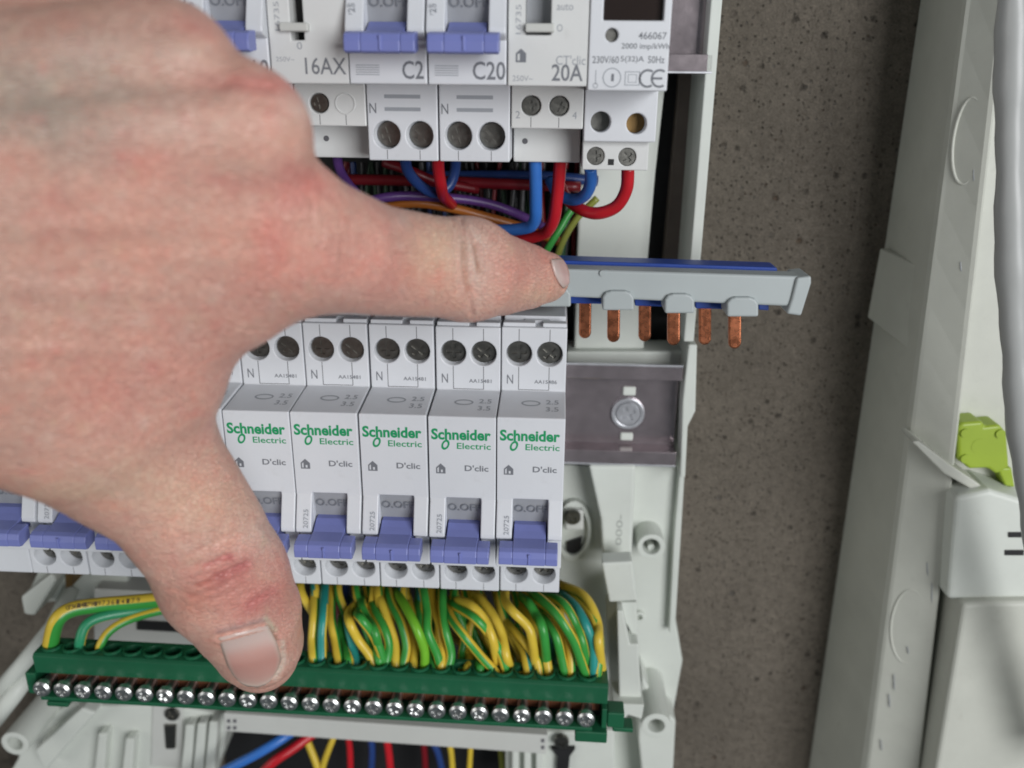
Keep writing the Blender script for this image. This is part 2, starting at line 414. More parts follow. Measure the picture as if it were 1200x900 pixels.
# oval keyhole with its screw
ky = MB(); c = at(672, 625, 52)
ky.ring((c[0], c[2]), 6.5, 5.2, 53, 57, sz=1.9); ky.build('keyhole_rim', ENC, enc, .3)
MB().slab([(662, 598), (684, 598), (684, 622), (662, 622)], 51, 56).build('keyhole_plate', BARS, enc, .8)
MB().slab([(664, 636), (682, 630), (680, 650), (664, 656)], 54.6, 56.5).build('keyhole_slot', DARK, enc)
c = at(671, 606, 50); place_screw('encl', 'screw', enc, (c[0], 50.5, c[2]), OXID, 2.9, 1.2)
c = at(658, 868, 40); place_screw('encl', 'screw', enc, (c[0], 40, c[2]), OXID, 2.9, 1.2)
MB().slab([(646, 878), (674, 878), (668, 886), (666, 905), (652, 905), (653, 886)], 40.0, 42).build('keyhole_slot', DARK, enc)
MB().slab([(592, 860), (720, 856), (722, 960), (592, 960)], 42.2, 58).build('lower_plate', ENC, enc, .8)
for x in (604, 618, 632): MB().slab([(x-4, 862), (x+4, 862), (x+4, 950), (x-4, 950)], 38, 44).build('lower_rib', ENC, enc, .5)
# raised numerals on the rib
nm = MB(); c = at(722, 642, 43.85)
lettering(nm, '000-', c[0]+1.8, 43.9, c[2]+1, 2.2, 12.0, .01, rot=1)
nm.build('lettering', plastic('raised_plastic', (.40, .42, .39), .5, .02), enc)
# left lower arm of the enclosure, the long slanted strut and the left boss
la = MB()
la.slab([(45, 668), (150, 672), (150, 700), (60, 706), (25, 712)], 52, 66)
la.build('cross_member', ENC, enc, .8)
st = MB(); st.tube([at(-8, 818, 26), at(30, 774, 30), at(62, 735, 38), at(84, 690, 50)], 3.0, 10); st.build('strut', ENC, enc)
st = MB(); st.tube([at(-8, 845, 24), at(15, 815, 26), at(40, 780, 34)], 3.4, 10); st.build('strut', ENC, enc)
st = MB(); st.slab([(24, 700), (60, 672), (66, 680), (40, 722), (28, 720)], 40, 54); st.build('strut', ENC, enc, .8)
st = MB(); st.slab([(76, 668), (84, 668), (84, 688), (76, 690)], 39.5, 50); st.build('latch', BRASS, enc, .4)
la = MB(); la.slab([(30, 850), (90, 822), (112, 828), (190, 826), (268, 838), (262, 880), (230, 960), (-20, 960), (20, 890)], 46, 60)
la.build('lower_arm', ENC, enc, 1.2, 3)
c = at(17, 872, 26); MB().ring((c[0], c[2]), 5.2, 3.0, 26, 56).build('boss', ENC, enc, .4)
la = MB(); la.slab([(40, 880), (95, 830), (112, 836), (52, 905)], 38, 48); la.build('rib', ENC, enc, 1.0, 3)
for (a, b_) in ((120, 860), (152, 866), (222, 850), (236, 848), (250, 846)):
    MB().slab([(a-5, b_), (a+5, b_), (a-2, 960), (a-16, 960)], 41, 47).build('lower_rib', ENC, enc, .6)
kp = MB(); kp.slab([(178, 826), (214, 828), (214, 900), (176, 898)], 45.2, 47); kp.build('keyhole_plate', BARS, enc, .6)
MB().slab([(192, 850), (206, 850), (205, 878), (194, 878)], 44.2, 46).build('keyhole_slot', OXID, enc, .3)
c = at(201, 838, 44); place_screw('encl', 'screw', enc, (c[0], 45, c[2]), OXID, 2.9, 1.2)

ch = thing('channel_strip', 'narrow grey white plastic strip running under the green terminal strip', 'strip', tuple(at(450, 870, 34)))
mc = MB(); mc.slab([(262, 836), (642, 862), (640, 884), (262, 857)], 34, 44); mc.build('strip_body', BARS, ch, .4)
mk = MB()
for a, b_ in ((268, 845), (275, 845), (268, 853), (275, 853), (636, 868), (636, 876)): mk.slab([(a-2, b_-2), (a+2, b_-2), (a+2, b_+2), (a-2, b_+2)], 33.9, 34.2)
mk.build('notch_mark', SEAM, ch)['kind'] = 'stuff'

# upper white strip seen behind the wires, left of the thumb
ws = MB(); ws.slab([(110, 690), (312, 700), (312, 782), (110, 766)], 46, 56)
o = ws.build('backing_strip', BARS, None, .5); tag(o, 'pale plastic backing strip behind the earth wires left of the thumb', 'strip')
ws = MB(); ws.slab([(160, 728), (260, 734), (260, 744), (160, 738)], 45, 50); d_ = ws.build('slot', DARK, o)

# ------------------------------------------------------------------ rails
def din_rail(zc, x0, x1, label):
    t = thing('mounting_rail', label, 'rail', (x0, 52, zc))
    a, b_ = zc-17.75, zc+17.75
    th = 1.0
    prof = [(45, a), (45, a+5.0), (52, a+5.0), (52, b_-5.0), (45, b_-5.0), (45, b_), (45+th, b_), (45+th, b_-4), (52+th, b_-4), (52+th, a+4), (45+th, a+4), (45+th, a)]
    MB().prism(prof, x0, x1).build('rail_profile', ZINC, t, .25)
    for z in (a, b_-.0): MB().box(x0, x1, 44.9, 46.1, z-.35, z+.35).build('rail_lip', ZINCB, t, .15)
    return t
rl = din_rail(39.8, -112, 110.6, 'bare zinc mounting rail right of the lower breaker row with one screw')
c = at(736, 485, 51)
MB().ring((c[0], c[2]), 5.6, 4.3, 50.8, 52.2).build('washer', ZINCB, rl, .25)
place_screw('rail', 'screw', rl, (c[0], 51.6, c[2]), ZINCB, 4.2, 1.0)
for z, hh in ((c[2]+8.0, 3.2), (c[2]-8.6, 2.9)):
    MB().prism([(c[0]-2.2, z-hh/2), (c[0]+2.2, z-hh/2), (c[0]+2.2, z+hh/2), (c[0]-2.2, z+hh/2)], 51.2, 52.4, ax='y').build('rail_slot', ENC, rl, .6, 3)
rail2 = din_rail(165.0, -112, 112.0, 'zinc mounting rail at the upper right carrying the top device row')

# ------------------------------------------------------------------ circuit breakers
TZ, SZ, NZ, WZ, NB = 82.0, 64.0, 62.5, 39.2, 18.3
NY = -16.5
def breaker_body():
    mb = MB(); X0, X1 = .19, 17.81
    hu = [(4.9, 74.6), (13.2, 74.6)]; hl = [(4.9, 6.2), (13.2, 6.2)]
    f = lambda y: (lambda a, b: (a, y, b))
    for (za, zb_, hs, r, dp) in ((SZ, TZ, hu, 3.55, 2.6), (0, NB, hl, 3.45, 5.0)):
        loops = [circ(cx, cz, r) for cx, cz in hs]
        mb.fill(rect(X0, X1, za, zb_), loops, f(0))
        for l in loops: mb.wall(l, f(0), f(dp), 0, True, True)
    mb.add([(X0, 0, SZ), (X1, 0, SZ), (X1, NY, NZ), (X0, NY, NZ)], [(0, 1, 2, 3)])
    win = rect(4.5, 13.9, 25.5, WZ)
    mb.fill(rect(X0, X1, NB, NZ), [win], f(NY))
    mb.wall(win, f(NY), lambda a, b: (a, NY+3.5, b), 0, False, True)
    mb.add([(X0, NY, NB), (X1, NY, NB), (X1, 0, NB), (X0, 0, NB)], [(0, 1, 2, 3)])
    B = 44.6
    mb.add([(X0, 0, TZ), (X1, 0, TZ), (X1, B, TZ), (X0, B, TZ)], [(0, 1, 2, 3)])
    mb.add([(X0, 0, 0), (X1, 0, 0), (X1, B, 0), (X0, B, 0)], [(0, 1, 2, 3)])
    mb.add([(X0, B, 0), (X1, B, 0), (X1, B, TZ), (X0, B, TZ)], [(0, 1, 2, 3)])
    for x in (X0, X1):
        mb.add([(x, y, z) for y, z in [(0, 0), (0, NB), (0, SZ), (0, TZ), (B, TZ), (B, 0)]], [(0, 1, 2, 3, 4, 5)])
        mb.add([(x, y, z) for y, z in [(0, NB), (0, SZ), (NY, NZ), (NY, NB)]], [(0, 1, 2, 3)])
    return mb
def breaker(label, group, loc):
    t = thing('circuit_breaker', label, 'circuit breaker', (0, 0, 0), group)
    body = breaker_body().build('body', WHITE, t, .32, 2, weld=True)
    top = MB()
    top.box(.5, 9.2, 1.2, 4.2, TZ-.2, TZ+1.0); top.box(11.2, 17.6, 1.2, 4.2, TZ-.2, TZ+1.0)
    top.box(.6, 17.4, 6.5, 30, TZ-.2, TZ+1.6); top.box(6.2, 13.2, 4.5, 6.3, TZ-.2, TZ+.9)
    top.build('top_clip', WHITE, body, .25)
    ears = MB()
    ep = [(NY+.4, WZ+1), (NY-.25, WZ-1), (NY-1.6, 34.5), (NY-3.2, 30.2), (NY-3.3, 29.0), (NY-2.4, 28.4), (NY+.4, 27.6)]
    ears.prism(ep, .2, 4.4); ears.prism(ep, 14.0, 17.8)
    ears.build('toggle_guard', WHITE, body, .3)
    wp = MB(); wp.add([(4.55, NY+1.3, WZ-.05), (13.85, NY+1.3, WZ-.05), (13.85, NY+3.0, 26), (4.55, NY+3.0, 26)], [(0, 1, 2, 3)])
    wn = wp.build('status_window', WIN, t)
    lt = MB(); lettering(lt, 'O.OFF', 4.9, NY+1.55, 34.6, 2.2, 8.8, .012, tilt=(-.125, 1)); lt.build('lettering', PRINTD, wn)
    tg = MB()
    tg.prism([(-13.5, 31.6), (-16.0, 31.4), (-17.8, 30.4), (-20.0, 29.4), (-24.4, 29.0), (-25.7, 28.5), (-26.3, 27.0), (-26.2, 24.9), (-25.0, 24.5), (-18.6, 25.4), (-13.5, 25.6)], 4.9, 13.5)
    for xa, xb in ((1.3, 4.89), (13.51, 16.7)):
        tg.prism([(-21.0, 29.2), (-24.4, 28.95), (-25.7, 28.45), (-26.25, 27.0), (-26.15, 24.95), (-25.0, 24.55), (-21.0, 25.1)], xa, xb)
    tgo = tg.build('toggle', BLUE, t, .25)
    MB().box(9.0, 9.5, -26.55, -26.0, 25.2, 28.2).build('toggle_rib', BLUE, tgo, .1)
    sm = MB()
    for x in (4.9, 13.2):
        sm.box(x-.09, x+.09, -.03, .3, 78.3, TZ-.4); sm.box(x-.09, x+.09, -.03, .3, SZ+.3, 70.9)
        sm.box(x-.08, x+.08, -.03, .3, .3, 2.6)
    sm.box(4.9, 13.2, -.03, .3, SZ+.25, SZ+.42)
    sm.build('moulding_seam', SEAM, body)['kind'] = 'stuff'
    slots = MB()
    for z in (12.4, 15.4): slots.box(4.6, 13.6, -.04, .4, z-.45, z+.45)
    slots.build('vent_slot', PRINTL, body)
    for i, x in enumerate((4.9, 13.2)):
        place_screw('term', 'terminal_screw', t, (x, 2.2, 74.6), OXID, 3.25, .5, rz=.5+i*.7)
        place_screw('term', 'terminal_screw', t, (x, 4.6, 6.2), OXID, 3.25, .5, rz=.2+i*1.1)
    t.location = [c*S for c in loc]
    BASE[t.name] = np.zeros(3)
    return t
def print_lower(t, code):
    p = NY-.035
    a = MB(); lettering(a, 'Schneider', .9, p, 56.0, 3.15, 15.6, .034); 
    lettering(a, 'Electric', 7.6, p, 53.5, 1.75, 8.9, .012)
    o_ = [(4.6+1.05*math.cos(q)+.35*math.sin(q), 54.6+1.45*math.sin(q)) for q in np.linspace(0, 2*math.pi, 18, endpoint=False)]
    i_ = [(4.6+.55*math.cos(q)+.2*math.sin(q), 54.6+.85*math.sin(q)) for q in np.linspace(0, 2*math.pi, 18, endpoint=False)]
    a.fill(o_, [i_], lambda x, z: (x, p, z)); a.build('brand_lettering', PRINTG, t)
    b_ = MB(); lettering(b_, "D'clic", 9.6, p, 47.2, 1.75, 6.3, .02); 
    hz = 46.3
    b_.fill([(2.0, hz), (4.5, hz), (4.5, hz+1.7), (3.25, hz+2.9), (2.0, hz+1.7)], [[(2.35, hz+.35), (2.35, hz+1.5), (2.75, hz+1.9), (2.75, hz+.35)], [(3.3, hz+.35), (3.3, hz+1.1), (3.8, hz+1.1), (3.8, hz+.35)]], lambda x, z: (x, p, z))
    b_.build('model_lettering', PRINTD, t)
    c = MB(); lettering(c, 'N', 1.7, -.035, 66.0, 2.6, 1.7, .004); lettering(c, code, 9.2, -.035, 66.2, 1.05, 6.2, .012)
    c.build('terminal_lettering', PRINTD, t)
    d = MB(); k = (NY-0)/(NZ-SZ)
    for s_, x, yy, h, wd in (('2.5', 12.6, -5.6, 2.6, 3.4), ('3.5', 12.6, -9.8, 2.6, 3.4)):
        vs, fs = text_mesh(s_, .012); e = vs.max(0)
        d.add([(x+q[0]/e[0]*wd, yy-h+q[1]/e[1]*h+.0, SZ+.05+(yy-h+q[1]/e[1]*h)*(NZ-SZ)/NY) for q in vs], fs)
    el = circ(0, 0, 1, 20)
    d.fill([(8.6+2.6*a_, -7.8+1.7*b2) for a_, b2 in el], [[(8.6+2.1*a_, -7.8+1.1*b2) for a_, b2 in el]], lambda x, y: (x, y, SZ+.05+y*(NZ-SZ)/NY))
    d.build('slope_lettering', PRINTL, t)
    e_ = MB(); lettering(e_, '20725', 3.6, NY-1.75, 30.2, 1.3, 4.8, .004, rot=1)
    e_.v = [(x, NY-1.6-(34.5-z)*.372-.2 if z < 34.5 else NY-1.6+(z-34.5)*.3-.2, z) for x, y, z in e_.v]
    e_.build('side_lettering', PRINTL, t)
LB = ['white circuit breaker at the right end of the lower row, beside the bare rail',
      'second white circuit breaker from the right end of the lower row',
      'third white circuit breaker from the right end of the lower row',
      'fourth white circuit breaker from the right end of the lower row',
      'lower row circuit breaker just right of the thumb, its toggle partly hidden',
      'lower row circuit breaker almost wholly behind the hand, a white sliver beside the thumb web',
      'lower row circuit breaker touching the left contour of the thumb, only a toggle corner showing',
      'lower row circuit breaker left of the thumb with a whole blue toggle in view',
      'lower row circuit breaker with its toggle cut off by the left photo edge']
GL = 'circuit breakers in the lower row'
b0 = breaker(LB[0], GL, (54, 0, 0))
blank = copy_tree(b0)                       # an unprinted copy, becomes the upper row source
print_lower(b0, 'AA15486')
src = None
for i in (1, 2, 3, 4, 5, 6, 7, 8):
    if src is None:
        c = src = copy_tree(b0, keep=lambda o: not o.name.startswith('terminal_lettering'))
        BASE[c.name] = np.zeros(3)
        tl = MB(); lettering(tl, 'N', 1.7, -.035, 66.0, 2.6, 1.7, .004); lettering(tl, 'AA15481', 9.2, -.035, 66.2, 1.05, 6.2, .012)
        tl.build('terminal_lettering', PRINTD, c)
    else: c = copy_tree(src)
    c.location = ((54-18*i)*S, random.uniform(-.22, .22)*S, random.uniform(-.25, .2)*S); c.rotation_euler = (0, random.uniform(-.0035, .0035), 0); c['label'] = LB[i]
# the plain module at the left edge
t = thing('blank_module', 'plain white module without holes at the left end of the lower row', 'module', (0, 0, 0))
m_ = MB(); m_.prism([(0, 0), (0, NB), (NY, NB), (NY, NZ), (0, SZ), (0, TZ), (44, TZ), (44, 0)], -107.9, -90.15); m_.build('body', WHITE, t, .35)
m_ = MB(); m_.prism([(-16.4, 36), (-18, 32), (-27, 31.3), (-27.4, 25.4), (-16.4, 26)], -106, -92); m_.build('toggle', BLUE, t, .25)

# ------------------------------------------------------------------ upper row
DX, DZ = 2.1, 125.0
GU = 'circuit breakers in the upper row'
UP = [(18, 'C2', 'upper row circuit breaker marked C2 with a blue toggle'),
      (36, 'C20', 'upper row circuit breaker marked C20 with a blue toggle'),
      (-18, 'C10', 'upper row circuit breaker half hidden by a knuckle of the hand'),
      (-36, 'C10', 'upper row circuit breaker at the top edge, nearly all behind the knuckles')]
for j, (x, tx, lab) in enumerate(UP):
    c = blank if j == 0 else copy_tree(blank, keep=lambda o: not (o.name.startswith('upper') or o.name.startswith('rating')))
    c.location = ((x+DX)*S, 0, DZ*S); c['label'] = lab; c['group'] = GU; BASE[c.name] = np.zeros(3)
    a = MB(); p = NY-.035
    lettering(a, tx, {'C2': 12.2, 'C20': 10.2, 'C10': 10.2}[tx], p, 19.4, 3.9, {'C2': 4.9, 'C20': 7.4, 'C10': 7.4}[tx], .012)
    a.build('rating_lettering', PRINTD, c)
    a = MB(); 
    for k in range(5): a.box(1.6, 7.0, p, p+.1, 20.2+k*.5, 20.4+k*.5)
    lettering(a, '20725', 2.6, NY-2.3, 30.0, 1.5, 5.0, .004, rot=1)
    a.build('rating_print', PRINTL, c)
    a = MB(); lettering(a, 'N', .8, -.035, 11.4, 2.4, 1.7, .004); a.build('rating_terminal_lettering', PRINTD, c)

def contactor(label, x0, right):
    t = thing('contactor', label, 'contactor', (0, 0, 0))
    X0, X1 = x0+.12, x0+17.88; B = 44.6; zt, zn, zc = 215., 143.2, 133.2
    mb = MB(); f = lambda y: (lambda a, b: (a, y, b))
    slx = (x0+3.9, x0+9.6) if right else (x0+5.2, x0+8.2)
    zl = at(645, 41, NY)[2] if right else at(350, 47, NY)[2]
    win = rect(slx[0], slx[1], zl, zl+22)
    mb.fill(rect(X0, X1, zn, zt), [win], f(NY)); mb.wall(win, f(NY), f(NY+6), 0, False, True)
    holes = [(x0+5.0, 138.6), (x0+11.9, 138.6)] if right else [(x0+6.2, 138.6), (x0+12.8, 138.6)]
    loops = [circ(a, b, 2.45) for a, b in holes]
    if not right: loops = loops[:1]
    mb.fill(rect(X0, X1, zc, zn), loops, f(0))
    for l in loops: mb.wall(l, f(0), f(1.6), 0, True, True)
    mb.add([(X0, NY, zn), (X1, NY, zn), (X1, 0, zn), (X0, 0, zn)], [(0, 1, 2, 3)])
    mb.add([(X0, 0, zc), (X1, 0, zc), (X1, B, zc), (X0, B, zc)], [(0, 1, 2, 3)])
    mb.add([(X0, NY, zt), (X1, NY, zt), (X1, 0, zt), (X0, 0, zt)], [(0, 1, 2, 3)])
    mb.add([(X0, 0, zt), (X1, 0, zt), (X1, B, zt), (X0, B, zt)], [(0, 1, 2, 3)])
    mb.add([(X0, B, zc), (X1, B, zc), (X1, B, zt), (X0, B, zt)], [(0, 1, 2, 3)])
    for x in (X0, X1):
        mb.add([(x, NY, zn), (x, 0, zn), (x, 0, zt), (x, NY, zt)], [(0, 1, 2, 3)])
        mb.add([(x, 0, zc), (x, B, zc), (x, B, zt), (x, 0, zt), (x, 0, zn)], [(0, 1, 2, 3, 4)])
    body = mb.build('body', WHITE2, t, .3, 2, weld=True)
    lo = MB(); lo.box(x0+.2, x0+17.7, 11, 44, 124.2 if right else 124.6, zc+.5)
    lob = lo.build('lower_body', WHITE2, t, .4)
    d = MB(); d.cyl((x0+(3.2 if right else 4.6), 10.9, 129.5), .75, (0, 1, 0), .5, 14); d.build('pin', SEAM, lob)
    lv = MB(); q = at(350, 32, NY)[2] if not right else at(645, 33, NY)[2]
    lv.box(slx[0]-(2.2 if not right else .0)+.1, slx[1]+(1.4 if not right else .8), NY-1.6, NY+4, q-.9, q+.9); lv.build('lever', BARS, t, .3)
    dk = MB(); dk.add([(slx[0]+.1, NY+5.8, zl+.1), (slx[1]-.1, NY+5.8, zl+.1), (slx[1]-.1, NY+4.0, zl+21.8), (slx[0]+.1, NY+4.0, zl+21.8)], [(0, 1, 2, 3)])
    dk.build('slot_backing', DARK if not right else WIN, t)
    for k, (a, b) in enumerate(holes):
        if right or k == 0: place_screw('cont', 'terminal_screw', t, (a, 1.0, b), OXID, 2.25, .4, rz=.3+.6*k)
    if not right:
        MB().ring((holes[1][0], holes[1][1]), 2.6, 2.25, -.25, .3, mi=0).build('blank_ring', WHITE2, body, .1)
    sm = MB()
    for a, b in holes: sm.box(a-.08, a+.08, -.03, .2, zc+.3, b-2.7)
    sm.build('moulding_seam', SEAM, body)['kind'] = 'stuff'
    p = NY-.035; T = MB(); L = MB(); f2 = lambda px, py: at(px, py, p)
    if right:
        c = f2(645, 95); lettering(T, '20A', x0+10.0, p, c[2], 3.6, 7.0, .012)
        c = f2(650, 76); lettering(L, "CT'clic", x0+10.9, p, c[2], 2.0, 6.6, .004)
        c = f2(600, 95); lettering(L, '250V~', x0+1.2, p, c[2], 1.2, 4.6, .0)
        c = f2(650, 12); lettering(L, 'auto', x0+10.8, p, c[2], 1.3, 3.6, .004)
        c = f2(653, 37); lettering(L, 'O', x0+10.9, p, c[2], 1.5, 1.3, .004)
        c = f2(609, 40); lettering(L, '16735', x0+3.0, p, c[2], 1.2, 6.0, .0, rot=1)
        hx, hz = x0+1.9, f2(600, 73)[2]
        T.fill([(hx, hz), (hx+2.3, hz), (hx+2.3, hz+1.9), (hx+1.15, hz+2.9), (hx, hz+1.9)], [[(hx+.4, hz+.4), (hx+.4, hz+1.7), (hx+.9, hz+1.9), (hx+.9, hz+.4)]], lambda a, b: (a, p, b))
        q2 = MB(); lettering(q2, '2', x0+1.2, -.035, 135.6, 1.7, 1.1); lettering(q2, '4', x0+15.2, -.035, 135.6, 1.7, 1.1)
        q2.build('terminal_lettering', PRINTL, t)
    else:
        c = f2(355, 87); lettering(T, '16AX', x0+8.0, p, c[2], 3.6, 9.4, .004)
        c = f2(330, 72); lettering(L, '250V~', x0+1.4, p, c[2], 1.0, 4.2, .0)
        c = f2(350, 58); lettering(L, '0', x0+6.4, p, c[2], 1.6, 1.2, .004)
        c = f2(330, 36); lettering(L, '16735', x0+2.9, p, c[2], 1.2, 6.0, .0, rot=1)
    T.build('rating_lettering', PRINTD, t); L.build('small_lettering', PRINTL, t)
    return t
contactor('upper row contactor marked 16AX with a narrow dark lever slot, right of the knuckle', DX, False)
contactor('upper row contactor marked 20A between the C20 breaker and the energy meter', DX+54, True)

# energy meter
t = thing('energy_meter', 'slim energy meter with dark display at the right end of the upper row', 'energy meter', (0, 0, 0))
x0 = DX+72; X0, X1 = x0+.15, x0+17.9; mb = MB(); f = lambda y: (lambda a, b: (a, y, b))
zn, zm, zb = 142.4, 130.3, 123.2
q = lambda px, py: at(px, py, NY)
disp = rect(q(707, 20)[0], q(778, 20)[0], q(740, 24)[2], 178)
btn = circ(q(717, 41)[0], q(717, 41)[2], 1.45)
mb.fill(rect(X0, X1, zn, 215), [disp, btn], f(NY)); mb.wall(disp, f(NY), f(NY+2.2), 0, False, True); mb.wall(btn, f(NY), f(NY+2), 0, True, True)
hh = [(at(704, 143, 0)[0], at(704, 143, 0)[2]), (at(746, 145, 0)[0], at(746, 145, 0)[2])]
lps = [circ(a, b, 2.5) for a, b in hh]
mb.fill(rect(X0, X1, zm, zn), lps, f(0))
for l in lps: mb.wall(l, f(0), f(6), 0, True, True)
mb.add([(X0, NY, zn), (X1, NY, zn), (X1, 0, zn), (X0, 0, zn)], [(0, 1, 2, 3)])
for x in (X0, X1):
    mb.add([(x, NY, zn), (x, 0, zn), (x, 0, 215), (x, NY, 215)], [(0, 1, 2, 3)])
    mb.add([(x, 0, zm), (x, 44, zm), (x, 44, 215), (x, 0, 215), (x, 0, zn)], [(0, 1, 2, 3, 4)])
mb.add([(X0, 0, zm), (X1, 0, zm), (X1, 44, zm), (X0, 44, zm)], [(0, 1, 2, 3)])
mb.add([(X0, NY, 215), (X1, NY, 215), (X1, 0, 215), (X0, 0, 215)], [(0, 1, 2, 3)])
mb.add([(X0, 0, 215), (X1, 0, 215), (X1, 44, 215), (X0, 44, 215)], [(0, 1, 2, 3)])
mb.add([(X0, 44, zm), (X1, 44, zm), (X1, 44, 215), (X0, 44, 215)], [(0, 1, 2, 3)])
body = mb.build('body', WHITE, t, .3, 2, weld=True)
MB().box(disp[0][0]+.1, disp[1][0]-.1, NY+1.9, NY+2.5, disp[0][1]+.1, 177.8).build('display', LCD, t, .1)
for (a, b), mt in zip(hh, (OXID, BRASS)): MB().cyl((a, 5.9, b), 2.4, (0, -1, 0), .6).build('terminal_contact', mt, t)
MB().cyl((btn[0][0]-1.45, NY+1.9, btn[0][1]), 1.35, (0, -1, 0), .5).build('button', OXID, t)
lb = MB(); sx = [at(698, 183, 3), at(735, 184, 3)]
lps = [circ(c[0], c[2], 2.25) for c in sx]
lb.fill(rect(X0, X1-1.2, zb, zm+.5), lps, f(3))
for l in lps: lb.wall(l, f(3), f(4.4), 0, True, True)
lb.add([(X0, 3, zb), (X1-1.2, 3, zb), (X1-1.2, 43, zb), (X0, 43, zb)], [(0, 1, 2, 3)])
for x in (X0, X1-1.2): lb.add([(x, 3, zb), (x, 43, zb), (x, 43, zm+.5), (x, 3, zm+.5)], [(0, 1, 2, 3)])
lbo = lb.build('terminal_block', WHITE2, t, .25, 2, weld=True)
for k, c in enumerate(sx): place_screw('cont', 'terminal_screw', t, (c[0], 3.9, c[2]), OXID, 2.2, .4, rz=.4+k)
c = at(716, 190, 2.9); MB().box(c[0]-.75, c[0]+.75, 2.94, 3.4, c[2]-.75, c[2]+.75).build('test_hole', DARK, lbo)
p = NY-.035; T = MB()
for s_, px, py, h, wd in (('466067', 748, 46, 1.5, 6.2), ('2000 imp/kWh', 728, 59, 1.5, 10.6), ('230V/60', 694, 74, 1.5, 5.9), ('5(32)A', 727, 74, 1.5, 5.2), ('50Hz', 759, 74, 1.5, 3.7)):
    c = at(px, py, p); lettering(T, s_, c[0], p, c[2], h, wd, .010)
c = at(716, 97, p); lettering(T, '1', c[0], p, c[2]+.3, 1.6, .6, .03)
T.build('lettering', PRINTD, t)
I = MB()
c = at(717, 91, p); rr = lambda r: circ(c[0], c[2], r, 24)
I.fill(rr(2.1), [rr(1.85)], f(p))
c2 = at(741, 92, p); I.fill(rect(c2[0]-1.7, c2[0]+1.7, c2[2]-1.5, c2[2]+1.5), [rect(c2[0]-1.5, c2[0]+1.5, c2[2]-1.3, c2[2]+1.3)], f(p))
I.fill(rect(c2[0]-1.0, c2[0]+1.0, c2[2]-.9, c2[2]+.9), [rect(c2[0]-.85, c2[0]+.85, c2[2]-.75, c2[2]+.75)], f(p))
c3 = at(698, 92, p); I.box(c3[0]-.1, c3[0]+.1, p, p+.05, c3[2]-1.2, c3[2]+1.8); I.fill(circ(c3[0], c3[2]-1.5, .6, 14), [circ(c3[0], c3[2]-1.5, .4, 14)], f(p))
I.build('symbol', PRINTL, t)
CE = MB()
for cx, e in ((759, 0), (773, 1)):
    c = at(cx, 92, p); R, r = 2.0, 1.5; aa = np.radians(np.linspace(55, 305, 20))
    o = [(c[0]+R*math.cos(a), c[2]+R*math.sin(a)) for a in aa]; i_ = [(c[0]+r*math.cos(a), c[2]+r*math.sin(a)) for a in aa]
    for k in range(19): CE.add([(o[k][0], p, o[k][1]), (o[k+1][0], p, o[k+1][1]), (i_[k+1][0], p, i_[k+1][1]), (i_[k][0], p, i_[k][1])], [(0, 1, 2, 3)])
    if e: CE.box(c[0]-1.6, c[0]+.6, p, p+.05, c[2]-.25, c[2]+.25)
CE.build('conformity_mark', PRINTD, t)

# ------------------------------------------------------------------ comb busbar
t = thing('comb_busbar', 'grey and blue comb busbar with copper prongs held by the fingertip', 'busbar', tuple(at(800, 335, 10)))
g = MB(); g.slab([(470, 309), (940, 324), (930, 359.5), (470, 340)], 5, 12); cover = g.build('cover', GREYP, t, .7, 3)
g = MB(); g.slab([(934, 325.5), (951, 323.5), (951, 332), (939, 370.5), (922, 368), (928, 350)], 4, 15); g.build('end_cap', GREYP, t, .6, 3)
for a, b, y in ((632, 669, 360), (706, 743, 364), (779, 814, 367.5), (852, 889, 371.5)):
    g = MB(); yt = y-22
    g.slab([(a, y), (a, yt+6), (a+4, yt+1), (a+10, yt-1), (b-10, yt-1), (b-4, yt+1), (b, yt+6), (b, y)], 3.6, 13.4)
    g.build('phase_tab', GREYP, cover, .6, 3)
g = MB(); g.slab([(470, 299), (906, 313.5), (911, 314), (911, 330), (470, 318)], 12.2, 20); ins = g.build('insulator', NAVY, t, .4)
g = MB()
for a, b, y0_, y1_ in ((668, 705, 343, 355.5), (744, 779, 345, 358.5), (815, 852, 349, 361.5), (889, 901, 352, 363)):
    g.slab([(a, y0_), (b, y0_+1.2), (b, y1_+1), (a, y1_)], 12.4, 19)
g.build('insulator_skirt', NAVY, ins, .3)
c = at(706, 320, 4.9); MB().cyl((c[0], 5.2, c[2]), .8, (0, -1, 0), .7, 14).build('rivet', GREYP, cover, .15)
for (px, yt, yb, Y) in ((686, 350, 397, 17), (719.5, 357, 401.5, 10), (756, 352, 400.5, 17), (790, 360, 405, 10), (826.5, 356, 404.5, 17), (861.5, 366, 409, 10)):
    top = at(px, yt, Y); bot = at(px-.8, yb, Y); hw = 1.75
    pf = [(top[0]-hw, top[2])]
    for a in np.linspace(math.pi, 2*math.pi, 13): pf.append((bot[0]+hw*math.cos(a), bot[2]+hw+hw*math.sin(a)))
    pf.append((top[0]+hw, top[2]))
    MB().prism(pf, Y, Y+1.6, ax='y').build('copper_prong', COPPER, t, .45, 3)

